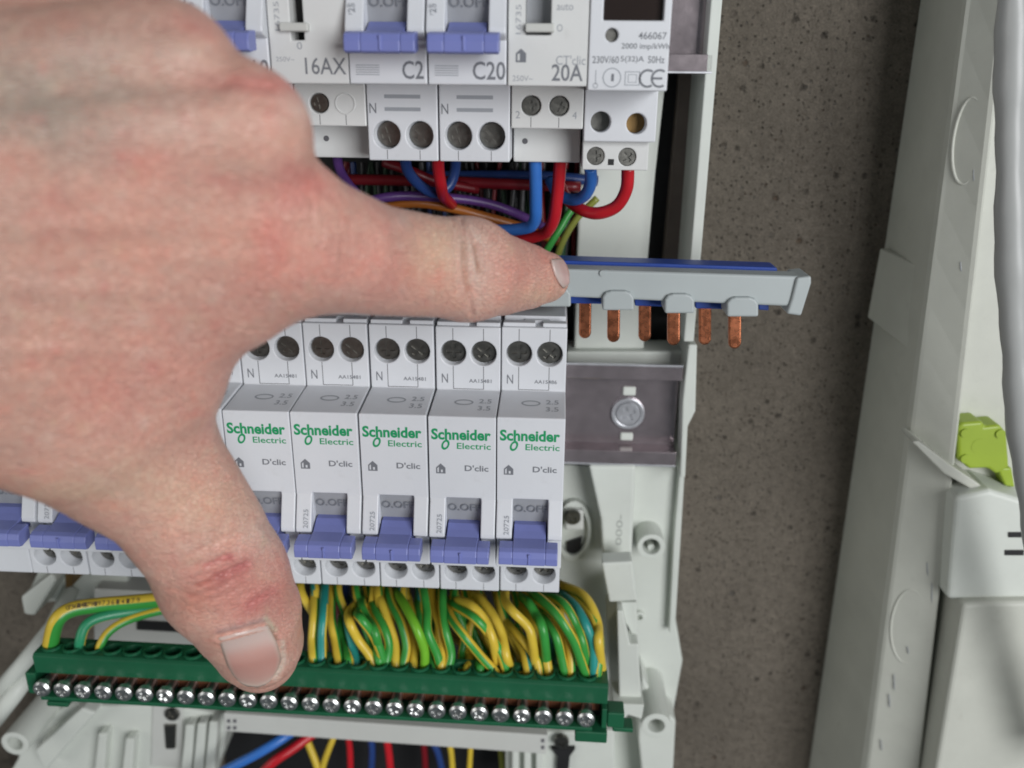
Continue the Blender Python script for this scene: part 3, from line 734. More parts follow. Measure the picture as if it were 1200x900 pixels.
# ------------------------------------------------------------------ green earth terminal strip
G0 = np.array([-92.0, 0, -39.9]); GS = -.0144; PITCH = 173.5/26
def gz(x, h): return G0[2]+(x+92)*GS+h
es = thing('earth_terminal_strip', 'long green earth terminal strip with a row of shiny screws', 'terminal strip', (0, 5, -45))
def gprism(prof, x0, x1, mb=None):
    mb = mb or MB(); n = len(prof)
    v = [(x, y, gz(x, h)) for x in (x0, x1) for y, h in prof]
    return mb.add(v, [list(range(n)), list(range(n, 2*n))]+[(i, (i+1) % n, n+(i+1) % n, n+i) for i in range(n)])
hx = [-92+.3+PITCH*k for k in range(27)]
mb = MB(); top = lambda h: (lambda a, b: (a, b, gz(a, h)))
hl = [circ(x, 4.9, 2.85, 16) for x in hx]
mb.fill([(-96, 1.0), (88.2, 1.0), (88.2, 9.4), (-96, 9.4)], hl, top(9.6))
for l in hl: mb.wall(l, top(9.6), top(3.2), 0, True)
v = []
for x in (-96, 88.2): v += [(x, 1.0, gz(x, 9.6)), (x, 0, gz(x, 8.8)), (x, 0, gz(x, 2.6)), (x, 9.4, gz(x, 2.6)), (x, 9.4, gz(x, 9.6))]
mb.add(v, [(0, 1, 6, 5), (1, 2, 7, 6), (2, 3, 8, 7), (3, 4, 9, 8), (0, 1, 2, 3, 4), (5, 6, 7, 8, 9)])
gb = mb.build('body', GREEN, es, .25, 2, weld=True)
mb = MB()
for l in hl: mb.add([(a, b, gz(a, 3.5)) for a, b in l], [list(range(16))])
mb.build('socket_bottom', DARK, gb)  # recess shade put into the near-black socket floors
rim = MB()
for x in hx:
    aa = np.linspace(math.pi*.98, 2.02*math.pi, 9)
    o = [(x+3.15*math.cos(a), 4.7+3.35*math.sin(a)) for a in aa]; i_ = [(x+2.7*math.cos(a), 4.7+2.75*math.sin(a)) for a in aa]
    n = len(aa); v = [(a, b, gz(a, 9.4)) for a, b in o]+[(a, b, gz(a, 10.5)) for a, b in o]+[(a, b, gz(a, 10.5)) for a, b in i_]+[(a, b, gz(a, 9.4)) for a, b in i_]
    fs = []
    for k in range(n-1):
        for r_ in range(3): fs.append((r_*n+k, r_*n+k+1, (r_+1)*n+k+1, (r_+1)*n+k))
    fs += [(0, n, 2*n, 3*n), (n-1, 2*n-1, 3*n-1, 4*n-1)]
    rim.add(v, fs, 0, False)
rim.build('socket_rim', GREEN, gb)
gprism([(3.2, -6), (3.2, 2.5), (9, 2.5), (9, -6)], -95, 87.4).build('lower_body', DARK, es)
gprism([(2.4, -2.0), (2.4, 2.6), (3.3, 2.6), (3.3, -2.0)], -93, 86.0).build('copper_bar', plastic('tarnished_copper', (.17, .06, .03), .45, .3, dirt=.4), es, .2)
gprism([(-4.2, -4.6), (-4.2, -3.2), (3.4, -2.9), (3.4, -4.6)], -93, 83.5).build('front_ledge', GREEN, es, .3)
gprism([(-2.5, -6.0), (-2.5, 2.7), (4.5, 2.7), (4.5, -6.0)], 86.4, 88.0).build('end_bracket', GREEN, es, .3)
gprism([(-4.8, -8.4), (-4.8, -4.4), (4, -4.4), (4, -8.4)], 78.2, 88.2).build('end_bracket', GREEN, es, .4)
gprism([(-2, -4.6), (-2, 1.0), (4, 1.0), (4, -4.6)], 88.2, 93.5).build('end_bracket', GREEN, es, .4)
gprism([(-2.2, -6), (-2.2, -4.4), (3, -4.4), (3, -6)], 90, 96.5).build('end_bracket', GREEN, es, .4)
gprism([(-1.0, -5), (-1.0, 3.0), (4.5, 3.0), (4.5, -5)], -99, -95.6).build('end_bracket', GREEN, es, .4)
gprism([(-4.8, -6.4), (-4.8, -4.7), (4, -4.7), (4, -6.4)], -91, -84).build('end_bracket', GREEN, es, .4)
sh = MB()
for k in range(27):
    x = -92+PITCH*k; sh = MB()
    z = gz(x, -.3)
    s_ = place_screw('earth', 'clamp_screw', es, (x, -3.0, z), STEEL, 2.75, 1.9, rz=random.uniform(-1.4, 1.4))
    s_.rotation_euler = (random.uniform(-.05, .05), random.uniform(-1.5, 1.5), random.uniform(-.05, .05))
    if k == 0: shaft = MB().cyl((0, 0, 0), 1.75, (0, 1, 0), 6.5, 14).build('shank', STEEL, None).data; bpy.data.objects.remove(bpy.data.objects['shank'])
    so = bpy.data.objects.new('shank', shaft); COL.objects.link(so); so.parent = s_; so.location = (0, .0003, 0)

# ------------------------------------------------------------------ wires
def wire(name, label, pts, r, mats, stripe=None, group=None, n=12, sub=8, flat=None):
    P = spline(pts, sub); r_ = np.array([random.uniform(-.04, .04)]*3)
    o = MB().tube(P, r, n, stripe).build(name, mats, None, recalc=False); tag(o, label, 'wire', group); return o
def pw(lst): return [tuple(at(a, b, y)) for a, b, y in lst]
A = lambda l, ox, oy, k: [(ox+a/k, oy+b/k) for a, b in l]
E3 = lambda *l: A(l, 340, 680, 5); E4 = lambda *l: A(l, 530, 680, 4.5)
# px run from the socket upwards; colours (base, stripe); stripe angle/width/twist; depth bias
EW = [
 (E3((135, 460), (130, 350), (140, 200), (145, 30)), 'y', (60, 110, 10), 10, 'yellow wire with a thin green edge, first right of the thumb tip'),
 (E3((187, 470), (185, 330), (195, 200), (203, 30)), 'y', (-40, 170, 20), 9, 'yellow wire with a bright green side, second right of the thumb tip'),
 (E3((285, 480), (262, 350), (240, 220), (245, 40)), 'y', (70, 130, 30), 12, 'yellow wire with a dull green left side, third right of the thumb tip'),
 (E3((345, 470), (312, 360), (300, 250), (325, 170)), 'y', (-40, 150, 60), 16, 'thin dull yellow wire, left of the wholly teal wire'),
 (E3((385, 500), (370, 400), (345, 290), (335, 210), (372, 150)), 't', (120, 100, 0), 12, 'teal faced earth wire low in the left part of the bundle'),
 (E3((495, 520), (465, 440), (400, 350), (350, 250), (345, 190), (385, 140)), 'y', (150, 90, 0), 6, 'plain yellow wire arching over the teal faced wire'),
 (E3((545, 530), (530, 420), (480, 310), (415, 225), (395, 195), (440, 150)), 'y', (20, 150, 0), 4, 'half yellow half green wire leaning left, beside the plain yellow arch'),
 (E3((520, 460), (475, 360), (430, 240), (410, 200)), 'g', (180, 120, 0), 12, 'dark green wire hidden behind the half green leaning wire'),
 (E3((565, 480), (578, 380), (550, 280), (500, 190), (475, 110)), 'y', (0, 150, 20), 9, 'yellow wire with a pale teal gleaming front, left middle of the bundle'),
 (E3((500, 310), (450, 220), (420, 150), (430, 90)), 'y', (-20, 170, 0), 15, 'greenish yellow wire end poking up in the left middle of the bundle'),
 (E3((620, 500), (612, 360), (572, 230), (530, 120), (510, 70)), 'y', (150, 90, 20), 13, 'ochre yellow wire with no green showing, left of the bright green wire'),
 (E3((665, 500), (682, 380), (650, 250), (600, 150), (575, 60)), 'y', (-60, 130, 20), 10, 'yellow wire with a dark green right side, next left of the bright green wire'),
 (E3((722, 520), (730, 370), (712, 210), (685, 90)), 'y', (150, 90, 20), 12, 'yellow wire behind the bright green wire'),
 (E3((782, 550), (788, 420), (745, 290), (690, 180), (640, 95)), 'l', (170, 100, 0), 3, 'bright green wire leaning left in the middle of the bundle'),
 (E3((835, 525), (815, 430), (785, 300), (750, 180), (755, 100)), 'y', (-40, 130, 0), 12, 'yellow wire with green tip right of the bright green wire'),
 (E3((888, 540), (860, 430), (805, 300), (800, 180), (780, 50)), 'y', (-10, 140, 10), 5, 'wire split half yellow and half bright teal in the middle of the bundle'),
 (E3((886, 500), (890, 380), (880, 270), (850, 170), (830, 50)), 'y', (160, 90, 0), 12, 'yellow wire right of the half teal wire, going straight up'),
 (E3((925, 520), (942, 430), (912, 300), (893, 180), (892, 60)), 'y', (25, 190, 0), 7, 'dark teal wire with yellow right side going straight up at mid bundle'),
 (E4((80, 470), (92, 410), (62, 350), (20, 310)), 'y', (160, 90, 0), 14, 'short yellow wire low behind the two long diagonal wires'),
 (E4((145, 460), (128, 390), (90, 320)), 'g', (160, 90, 0), 17, 'short green wire low behind the two long diagonal wires'),
 (E4((235, 495), (150, 400), (60, 290), (0, 210), (-30, 140)), 'y', (0, 80, 0), 3, 'lower long diagonal yellow wire with a green stripe along its middle'),
 (E4((290, 510), (260, 400), (200, 290), (120, 200), (40, 150), (-10, 120)), 'y', (20, 120, 0), 5, 'upper long diagonal wire half yellow half green'),
 (E4((215, 320), (170, 210), (110, 140), (50, 110), (0, 110)), 'y', (-160, 80, 0), 9, 'yellow wire above the upper long diagonal wire'),
 (E4((285, 400), (262, 290), (220, 190), (150, 100), (110, 70)), 'y', (160, 80, 0), 12, 'dull yellow wire running behind the diagonal wires on their right'),
 (E4((400, 485), (372, 370), (320, 280), (290, 220), (285, 150)), 'y', (60, 110, 0), 14, 'yellow wire with green left edge, behind the twisted pair'),
 (E4((462, 510), (440, 410), (370, 310), (300, 235), (270, 190)), 'y', (70, 90, 0), 8, 'yellow wire of the twisted pair, passing behind the other'),
 (E4((420, 310), (395, 240), (320, 165), (280, 110), (277, 50)), 'y', (-170, 60, 0), 4, 'yellow wire of the twisted pair, curving up in front'),
 (E4((512, 510), (490, 390), (450, 275), (400, 200), (360, 140)), 'y', (150, 90, 0), 9, 'plain yellow wire right of the twisted pair'),
 (E4((480, 270), (440, 180), (400, 115), (370, 90)), 'g', (180, 70, 0), 11, 'green wire top showing right of the twisted pair'),
 (E4((597, 515), (575, 400), (545, 290), (485, 200), (455, 180)), 'y', (-30, 130, 0), 5, 'yellow wire with green right side, fourth from the right of the bundle'),
 (E4((626, 495), (622, 390), (592, 280), (540, 180), (460, 110), (400, 80)), 'y', (50, 140, 0), 9, 'yellow and green wire behind the crossing wire near the right'),
 (E4((715, 530), (680, 430), (645, 330), (595, 240), (540, 165), (470, 100), (430, 70)), 'y', (-15, 130, -30), 2, 'front yellow wire with a pale green gleaming side, third from the right'),
 (E4((690, 340), (650, 230), (600, 140), (540, 95), (470, 85)), 'y', (-20, 120, 0), 9, 'yellow and green wire arching high behind the third from the right'),
 (E4((745, 500), (742, 350), (702, 230), (650, 140), (590, 85)), 't', (150, 90, 0), 6, 'dark teal wire arching at the right end of the bundle'),
 (E4((766, 490), (778, 340), (755, 220), (700, 135), (620, 75)), 'y', (0, 70, 0), 10, 'inner yellow wire of the outermost pair at the right end'),
 (E4((772, 330), (770, 240), (735, 140), (680, 70), (590, 30)), 'y', (170, 60, 0), 14, 'outermost yellow wire at the right end of the bundle'),
]
for pts, c, st, bias, lab in EW:
    n = len(pts); L = []
    for i, (a, b) in enumerate(pts):
        tt = i/(n-1); y = 5.5+(bias-3)*min(1, tt*2.2)+(22*max(0, tt-.6)/.4)*.8
        L.append((a, b, y))
    a0, b0_ = pts[0]; yb = 778+(a0-372)*.075
    if b0_ < yb-14:                         # the lower part runs on hidden behind the front wires
        L = [(a0+6, yb+6, 6.0), (a0+5, yb-10, 9.0)]+L
    else: L = [(a0+.5, b0_+9, 6.0)]+L
    a1, b1 = pts[-1]; dx, dy = a1-pts[-2][0], b1-pts[-2][1]; q = 14/(abs(dx)+abs(dy)+.1)
    L.append((a1+dx*q, min(b1-4, b1+dy*q), L[-1][2]+18))
    mats = {'y': [WY, WT if random.random() < .06 else WG], 'g': [WG, WY], 't': [WT, WY], 'l': [WLG, WY]}[c]
    wire('earth_wire', lab, pw(L), 1.5, mats, (st[0], st[1]*.85, st[2]), 'earth wires in the green strip', sub=7)
for k in range(34):                         # the deeper wires that close the gaps of the curtain
    x = 372+k*9.3+random.uniform(-4, 4); yb = 772+(x-372)*.07; lean = random.uniform(-26, 12)-(14 if x > 560 else 0); Y = random.uniform(17, 27)
    if 385 < x < 412: continue
    P = [(x, yb+4, 6.5), (x+random.uniform(-2, 2), yb-16, Y-4), (x+lean*.5+random.uniform(-6, 6), yb-45, Y), (x+lean+random.uniform(-6, 6), yb-78, Y+5), (x+lean*1.2, yb-104, Y+20)]
    wire('earth_wire', 'yellow and green earth wire mostly hidden deep behind the front wires of the bundle', pw(P), 1.4, [WY, WG] if random.random() < .93 else [WT, WY], (random.uniform(-120, 120), random.uniform(70, 120), random.uniform(-40, 40)), 'earth wires in the green strip', sub=6)
L1 = lambda l: [(a/3.4625, 640+b/3.4625, y) for a, b, y in l]
big = pw(L1([(203, 425, 6), (208, 380, 5), (232, 300, 5), (290, 258, 8), (400, 240, 12), (560, 226, 16), (740, 205, 20), (860, 180, 24)]))
bo = wire('thick_earth_wire', 'thick yellow and green earth wire with printed characters, left of the thumb', big, 2.5, [WY, WG], (38, 88, 0), 'earth wires in the green strip', n=20)
c_ = pw(L1([(325, 435, 6), (325, 385, 5), (350, 320, 7), (420, 285, 10), (560, 262, 15), (760, 238, 20), (860, 220, 24)]))
wire('earth_wire', 'teal and yellow earth wire just under the thick printed one, left of the thumb', c_, 1.7, [WY, wiremat('sea_green', (.03, .27, .13))], (-15, 140, 0), 'earth wires in the green strip')
c_ = pw(L1([(400, 445, 6), (408, 400, 5), (445, 345, 8), (520, 300, 12), (650, 262, 16), (760, 246, 20), (860, 230, 24)]))
wire('earth_wire', 'thinnest yellow and green earth wire of the three left of the thumb', c_, 1.4, [WY, WG], (70, 130, 0), 'earth wires in the green strip')
# print on the thick wire
P = spline(big, 8); pl = MB(); chars = '0736141791973614179'; k = 0
for j, i in enumerate(range(22, 50)):
    if j >= len(chars): break
    p0, p1 = P[i], P[i+1]; tdir = (p1-p0)/np.linalg.norm(p1-p0)
    nrm = np.array([0, -.72, .69]); nrm -= tdir*(nrm@tdir); nrm /= np.linalg.norm(nrm); upv = np.cross(nrm, tdir)*-1
    if upv[2] < 0: upv = -upv
    vs, fs = text_mesh(chars[j], .01); e = vs.max(0)
    pl.add([tuple(p0+nrm*2.53+tdir*(q[0]/e[0]*1.0)+upv*(q[1]/e[1]-.5)*1.5) for q in vs], fs)
pl.build('lettering', plastic('wire_print', (.10, .07, .03), .6), bo)

GW = 'coloured wires between the two rows'
def cw(lab, pts, r, m, name='insulated_wire', grp=GW): return wire(name, lab, pw(pts), r, [m], None, grp)
cw('blue wire dropping from the 20A contactor and bending left', [(627, 140, 14), (627, 180, 14), (628, 235, 18), (626, 260, 22), (612, 268, 26), (570, 270, 34), (500, 268, 40)], 1.75, WB)
cw('red wire dropping from the 20A contactor beside the blue one', [(658, 140, 14), (657, 180, 16), (653, 230, 20), (647, 262, 24), (632, 276, 30), (590, 284, 38), (520, 286, 44)], 1.75, WR)
cw('blue wire looping under the C2 breaker', [(474, 180, 14), (478, 200, 20), (492, 217, 26), (510, 226, 30), (526, 218, 32), (533, 200, 32), (534, 182, 30)], 1.55, WDB)
cw('short red wire stub dropping under the C2 breaker', [(513, 178, 14), (514, 200, 18), (517, 218, 22), (520, 230, 30), (530, 240, 44)], 1.65, WR)
cw('purple wire dropping beside the hand under the 16AX contactor', [(393, 138, 14), (394, 165, 15), (397, 195, 18), (408, 215, 24), (430, 240, 30)], 1.35, WP)
cw('purple wire arching above the orange wire', [(405, 262, 34), (430, 238, 36), (465, 230, 38), (510, 231, 42), (560, 236, 46), (600, 248, 50), (640, 268, 58)], 1.45, WP)
cw('orange wire arching above the index finger', [(430, 246, 42), (480, 238, 42), (520, 242, 44), (565, 253, 46), (610, 266, 50), (660, 285, 56)], 1.5, WO)
cw('dark red wire running level behind the other wires', [(380, 210, 50), (450, 211, 50), (530, 213, 50), (600, 216, 50), (680, 219, 52)], 1.7, WDR)
cw('second dark red wire slanting down beside the blue loop', [(450, 190, 44), (480, 200, 42), (510, 212, 44), (560, 222, 50)], 1.5, WDR)
cw('dark blue wire running level under the row of breakers', [(480, 208, 56), (560, 206, 56), (640, 207, 56), (700, 212, 58)], 1.7, WDB)
cw('blue wire looping under the energy meter', [(692, 196, 14), (692, 215, 18), (685, 229, 22), (672, 234, 26), (655, 228, 32), (645, 212, 40)], 1.7, WB)
cw('red wire looping wide under the energy meter', [(736, 196, 16), (734, 222, 18), (722, 242, 20), (700, 250, 22), (680, 245, 26), (664, 232, 34), (655, 215, 44)], 1.75, WR)
cw('thin green and yellow wire slanting down behind the fingertip', [(690, 228, 46), (670, 246, 44), (655, 270, 42), (640, 295, 42), (630, 320, 44)], 1.1, WG)
cw('thin olive wire slanting down behind the fingertip', [(700, 232, 50), (676, 256, 50), (660, 282, 50), (650, 310, 50)], 1.1, wiremat('olive', (.22, .24, .04)))
bg = MB()
for k in range(46):
    px = 400+k*6.4+random.uniform(-3, 3); y = random.uniform(60, 71)
    bg.tube(spline(pw([(px+random.uniform(-9, 9), 190, y), (px, 240, y), (px+random.uniform(-9, 9), 330, y)]), 3), random.uniform(.7, 1.2), 6, caps=False)
    mi = random.choice([0, 0, 0, 0, 1, 2, 3, 4]); bg.m[-6*6:] = [mi]*36
o = bg.build('dark_wire_bundle', [WK, WDB, wiremat('dark_green', (.02, .07, .03)), WDR, wiremat('dark_grey', (.06, .06, .065))], None, recalc=False); o['kind'] = 'stuff'; o['label'] = 'mass of dark wires deep in the enclosure between the rows'; o['category'] = 'wires'
cw('dark red wire glimpsed behind the yellow wires right of the thumb', [(397, 740, 30), (398, 715, 34), (396, 690, 40), (396, 670, 46)], 1.5, WDR)
cw('dark blue wire glimpsed behind the yellow wires right of the thumb', [(409, 740, 34), (406, 715, 36), (404, 690, 42), (404, 670, 46)], 1.5, WDB)
# bottom of the picture, under the channel strip
GBW = 'wires under the green strip'
BW = [('blue wire bending away at the bottom edge, lowest on the left', [(350, 852, 42), (330, 866, 36), (300, 884, 32), (262, 904, 30), (220, 930, 30)], 1.9, WB),
 ('red wire bending away beside the blue wire at the bottom edge', [(372, 856, 44), (345, 876, 38), (318, 895, 34), (290, 925, 34)], 1.9, WR),
 ('yellow wire slanting at the bottom edge, left of the yellow pair', [(352, 850, 50), (364, 878, 48), (374, 905, 46), (382, 935, 46)], 1.5, WY),
 ('yellow wire slanting the other way at the bottom edge', [(396, 852, 50), (386, 876, 47), (378, 900, 46), (372, 935, 46)], 1.3, WY),
 ('red wire hanging at the bottom edge near the yellow pair', [(406, 855, 52), (410, 880, 52), (411, 935, 52)], 1.3, WR),
 ('blue wire hanging at the bottom edge between two red ones', [(434, 860, 52), (436, 885, 52), (432, 935, 52)], 1.4, WDB),
 ('bright red wire hanging at the bottom edge, middle', [(452, 860, 50), (456, 885, 50), (460, 935, 50)], 1.5, WR),
 ('blue wire slanting at the bottom edge, right of the middle', [(504, 865, 52), (514, 885, 52), (524, 935, 52)], 1.4, WDB),
 ('yellow wire hanging at the bottom edge, right of the middle', [(525, 866, 52), (529, 885, 52), (532, 935, 52)], 1.2, WY),
 ('second yellow wire hanging at the bottom edge, right of the middle', [(552, 868, 52), (551, 885, 52), (548, 935, 52)], 1.1, WY),
 ('olive green wire at the bottom edge beside the white plate', [(585, 870, 52), (588, 890, 52), (590, 935, 52)], 1.2, bpy.data.materials['wire_olive']),
 ('dark red wire at the bottom edge, right of the middle', [(496, 862, 56), (498, 890, 56), (500, 935, 56)], 1.3, WDR)]
for lab, pts, r, m in BW: cw(lab, pts, r, m, grp=GBW)

# ------------------------------------------------------------------ enclosure cover leaning at the right
cv = thing('enclosure_cover', 'removed cream plastic enclosure cover standing at the right against the wall', 'cover', (190, 60, 0))
def loft(sections, closed=True):
    mb = MB(); n = len(sections[0]); v = [tuple(p) for s_ in sections for p in s_]; f = []
    for i in range(len(sections)-1):
        for k in range(n if closed else n-1): f.append((i*n+k, i*n+(k+1) % n, (i+1)*n+(k+1) % n, (i+1)*n+k))
    f += [list(range(n)), list(range((len(sections)-1)*n, len(sections)*n))]
    return mb.add(v, f)
BX = lambda z: 180.0+(167-z)*.043
CX = lambda z: 186.3+(166-z)*.0765
AX = lambda z: 180.3+(170-z)*.0098
secs = []
for z in np.linspace(215, -190, 28):
    b_, c_ = BX(z), CX(z)
    secs.append([(AX(z), 77.8, z), (AX(z)+(b_-AX(z))*.9-.3, 46, z), (b_, 44, z), (b_+.8, 43.2, z), (c_-1.0, 36, z), (c_, 35.4, z), (c_+.9, 36.2, z), (c_+3.5, 44, z), (320, 44, z), (320, 77.8, z)])
cb = loft(secs).build('shell', ENC2, cv, 0)
m_ = MB()                                   # the tongue plate on the outer flank
tongue = [(at(1036, 291, 74), 74), (at(1099, 320, 45), 45), (at(1084, 421, 45), 45), (at(1021, 372, 74), 74)]
m_.add([tuple(p+np.array((-1.4, 0, 0))) for p, _ in tongue]+[tuple(p+np.array((1.5, 0, 0))) for p, _ in tongue],
       [(0, 1, 2, 3), (4, 7, 6, 5), (0, 4, 5, 1), (1, 5, 6, 2), (2, 6, 7, 3), (3, 7, 4, 0)])
m_.build('tongue_plate', ENC2, cv, .5, 3)
m_ = MB(); m_.slab([(1120, 583), (1160, 574), (1238, 598), (1238, 701), (1110, 703)], 29, 46); m_.build('hinge_block', ENC, cv, 1.6, 3)
m_ = MB(); m_.slab([(1129, 708), (1160, 706), (1300, 704), (1300, 1010), (1078, 1010)], 26, 46); m_.build('door_panel', ENC2, cv, 1.5, 3)
m_ = MB(); m_.slab([(1069, 518), (1077, 517), (1116, 546), (1153, 571), (1150, 580), (1106, 555)], 32.5, 44); m_.build('step_edge', ENC2, cv, .5)
m_ = MB(); m_.slab([(1182, 624), (1200, 624), (1200, 630), (1182, 630)], 28.6, 30); m_.slab([(1178, 645), (1200, 645), (1200, 651), (1178, 651)], 28.6, 30); m_.build('hinge_slot', DARK, cv, .1)
def oval(px, py, y, w_, h_, name='knockout_ring'):
    """faint moulded oval lying on the flank between the two ridges"""
    c = at(px, py, y); P = []
    for a in np.linspace(0, 2*math.pi, 29):
        z = c[2]+h_*math.sin(a); u = .5+.42*w_*math.cos(a)
        P.append((BX(z)+(CX(z)-BX(z))*u, 43.4-7.7*u+.44, z))
    return MB().tube(P, .5, 8, caps=False).build(name, ENC2, cv, recalc=False)
for py, h_ in ((165, 12), (735, 15)): oval(1080, py, 40, .9, h_)
mk = MB()                                   # dark scuffs left by fingers and tools
for u, z, l in ((.75, -12, 5), (.9, -22, 8), (.35, -62, 7), (.3, -70, 6), (.55, -45, 3), (.75, 118, 4), (.7, 92, 3), (.25, -90, 5)):
    P = [(BX(z+t)+(CX(z+t)-BX(z+t))*(u-.05*t/l), 43.2-7.8*(u-.05*t/l)-.03, z+t) for t in np.linspace(0, l, 6)]
    mk.tube(P, .16, 5, rr=[.04, .16, .2, .13, .18, .04])
mk.build('scuff_mark', PRINTL, cv, recalc=False)
lc = thing('lime_clip', 'lime green plastic clip stuck inside the enclosure cover', 'clip', tuple(at(1150, 525, 34)))
m_ = MB(); m_.slab([(1122, 502), (1127, 496), (1152, 494), (1154, 500), (1172, 498), (1180, 508), (1183, 548), (1168, 556), (1158, 549), (1136, 550), (1131, 545), (1123, 540)], 36, 48); cl = m_.build('clip_body', LIME, lc, 1.4, 3)
m_ = MB(); m_.slab([(1168, 548), (1186, 548), (1190, 572), (1178, 570)], 38, 46); m_.build('clip_tail', LIME, lc, .8, 3)
for a, b in ((1131, 507), (1131, 537), (1172, 508)):
    c = at(a, b, 36); MB().cyl((c[0], 36.4, c[2]), 1.5, (0, -1, 0), 1.0, 16).build('clip_peg', LIME, cl, .3)
c = at(1148, 523, 36); MB().cyl((c[0], 36.4, c[2]), 2.6, (0, -1, 0), .5, 20).build('clip_button', LIME, cl, .2)
P = spline([tuple(at(a, b, y)) for a, b, y in ((1188, -130, 4), (1187, 0, 4), (1184, 180, 4), (1188, 380, 4), (1202, 540, 5), (1226, 700, 6), (1262, 900, 10))], 10)
rr = [3.6+.35*math.sin(i*.55)+.2*math.sin(i*1.7) for i in range(len(P))]
o = MB().tube(P, 4.2, 20, rr=rr).build('plastic_tube', FILM, None, recalc=False); tag(o, 'wavy pale lilac plastic tube hanging vertically at the right edge', 'tube')

# ------------------------------------------------------------------ hand
def rp(px, py, Y, rpx):
    c = at(px, py, Y); wd = pr(c)[2]; return c, rpx*wd/F
H = lambda px, py, Y, rpx: rp(px, py, Y, rpx)
# bones: chains of (pixel, pixel, depth, radius in pixels); k is how softly a chain melts into the rest
CH = [
 ([H(-430, 300, -96, 175), H(-180, 290, -92, 185)], 14),                               # wrist
 ([H(-180, 330, -86, 150), H(40, 300, -80, 112), H(205, 262, -76, 92), H(300, 254, -74, 76)], 12),     # index metacarpal
 ([H(-180, 220, -90, 130), H(60, 190, -86, 94), H(220, 158, -84, 76), H(290, 153, -82, 66)], 12),       # middle metacarpal
 ([H(-180, 130, -88, 120), H(60, 100, -83, 82), H(150, 75, -80, 70), H(196, 74, -78, 65)], 13),         # ring metacarpal
 ([H(-180, 40, -80, 110), H(0, 0, -72, 80), H(90, -20, -68, 66)], 9),                                  # little metacarpal
 ([H(300, 254, -74, 76), H(352, 279, -70, 80), H(400, 294, -64, 72), H(440, 305, -56, 64.5), H(500, 312, -44, 59.5), H(548, 316, -33, 57.5)], 7),   # index
 ([H(548, 316, -33, 57.5), H(585, 322, -24, 48), H(615, 324, -15, 39), H(637, 325, -8.5, 30.5)], 3.5),
 ([H(290, 153, -82, 66), H(262, 175, -48, 58), H(150, 190, -42, 54), H(70, 215, -58, 50)], 4),         # folded middle finger
 ([H(196, 74, -78, 65), H(165, 95, -46, 55), H(60, 120, -42, 50), H(0, 150, -56, 46)], 4),             # folded ring finger
 ([H(90, -20, -68, 66), H(70, 0, -42, 48), H(-10, 30, -40, 45), H(-50, 70, -52, 40)], 4),              # folded little finger
 ([H(-180, 400, -84, 140), H(0, 432, -76, 130), H(90, 470, -70, 112), H(148, 522, -64, 88)], 12),      # thumb metacarpal
 ([H(40, 380, -76, 120), H(176, 370, -70, 97), H(252, 337, -68, 82)], 14),                            # web
 ([H(120, 470, -70, 100), H(182, 441, -66, 66)], 12),
 ([H(148, 522, -64, 88), H(201, 577, -62, 79), H(238, 630, -58, 74), H(262, 676, -54, 71)], 6),        # thumb
 ([H(262, 676, -54, 71), H(288, 718, -50, 64), H(302, 752, -46, 52.5), H(306, 766, -44, 43.5)], 3.5),
]
def sdf(P):
    out = None
    for ch_, k in CH:
        d = None
        for (a, ra), (b, rb) in zip(ch_[:-1], ch_[1:]):
            ab = (b-a).astype(np.float32); pa = P-a.astype(np.float32)
            t = np.clip(pa@ab/float(ab@ab), 0, 1)
            q = pa-t[:, None]*ab
            e = np.sqrt(np.einsum('ij,ij->i', q, q))-(ra+t*(rb-ra))
            d = e if d is None else np.minimum(d, e)
            if d is not e: pass
        if out is None: out = d
        else:
            h = np.clip(1-np.abs(out-d)/k, 0, 1); out = np.minimum(out, d)-h*h*k*.25
    return out
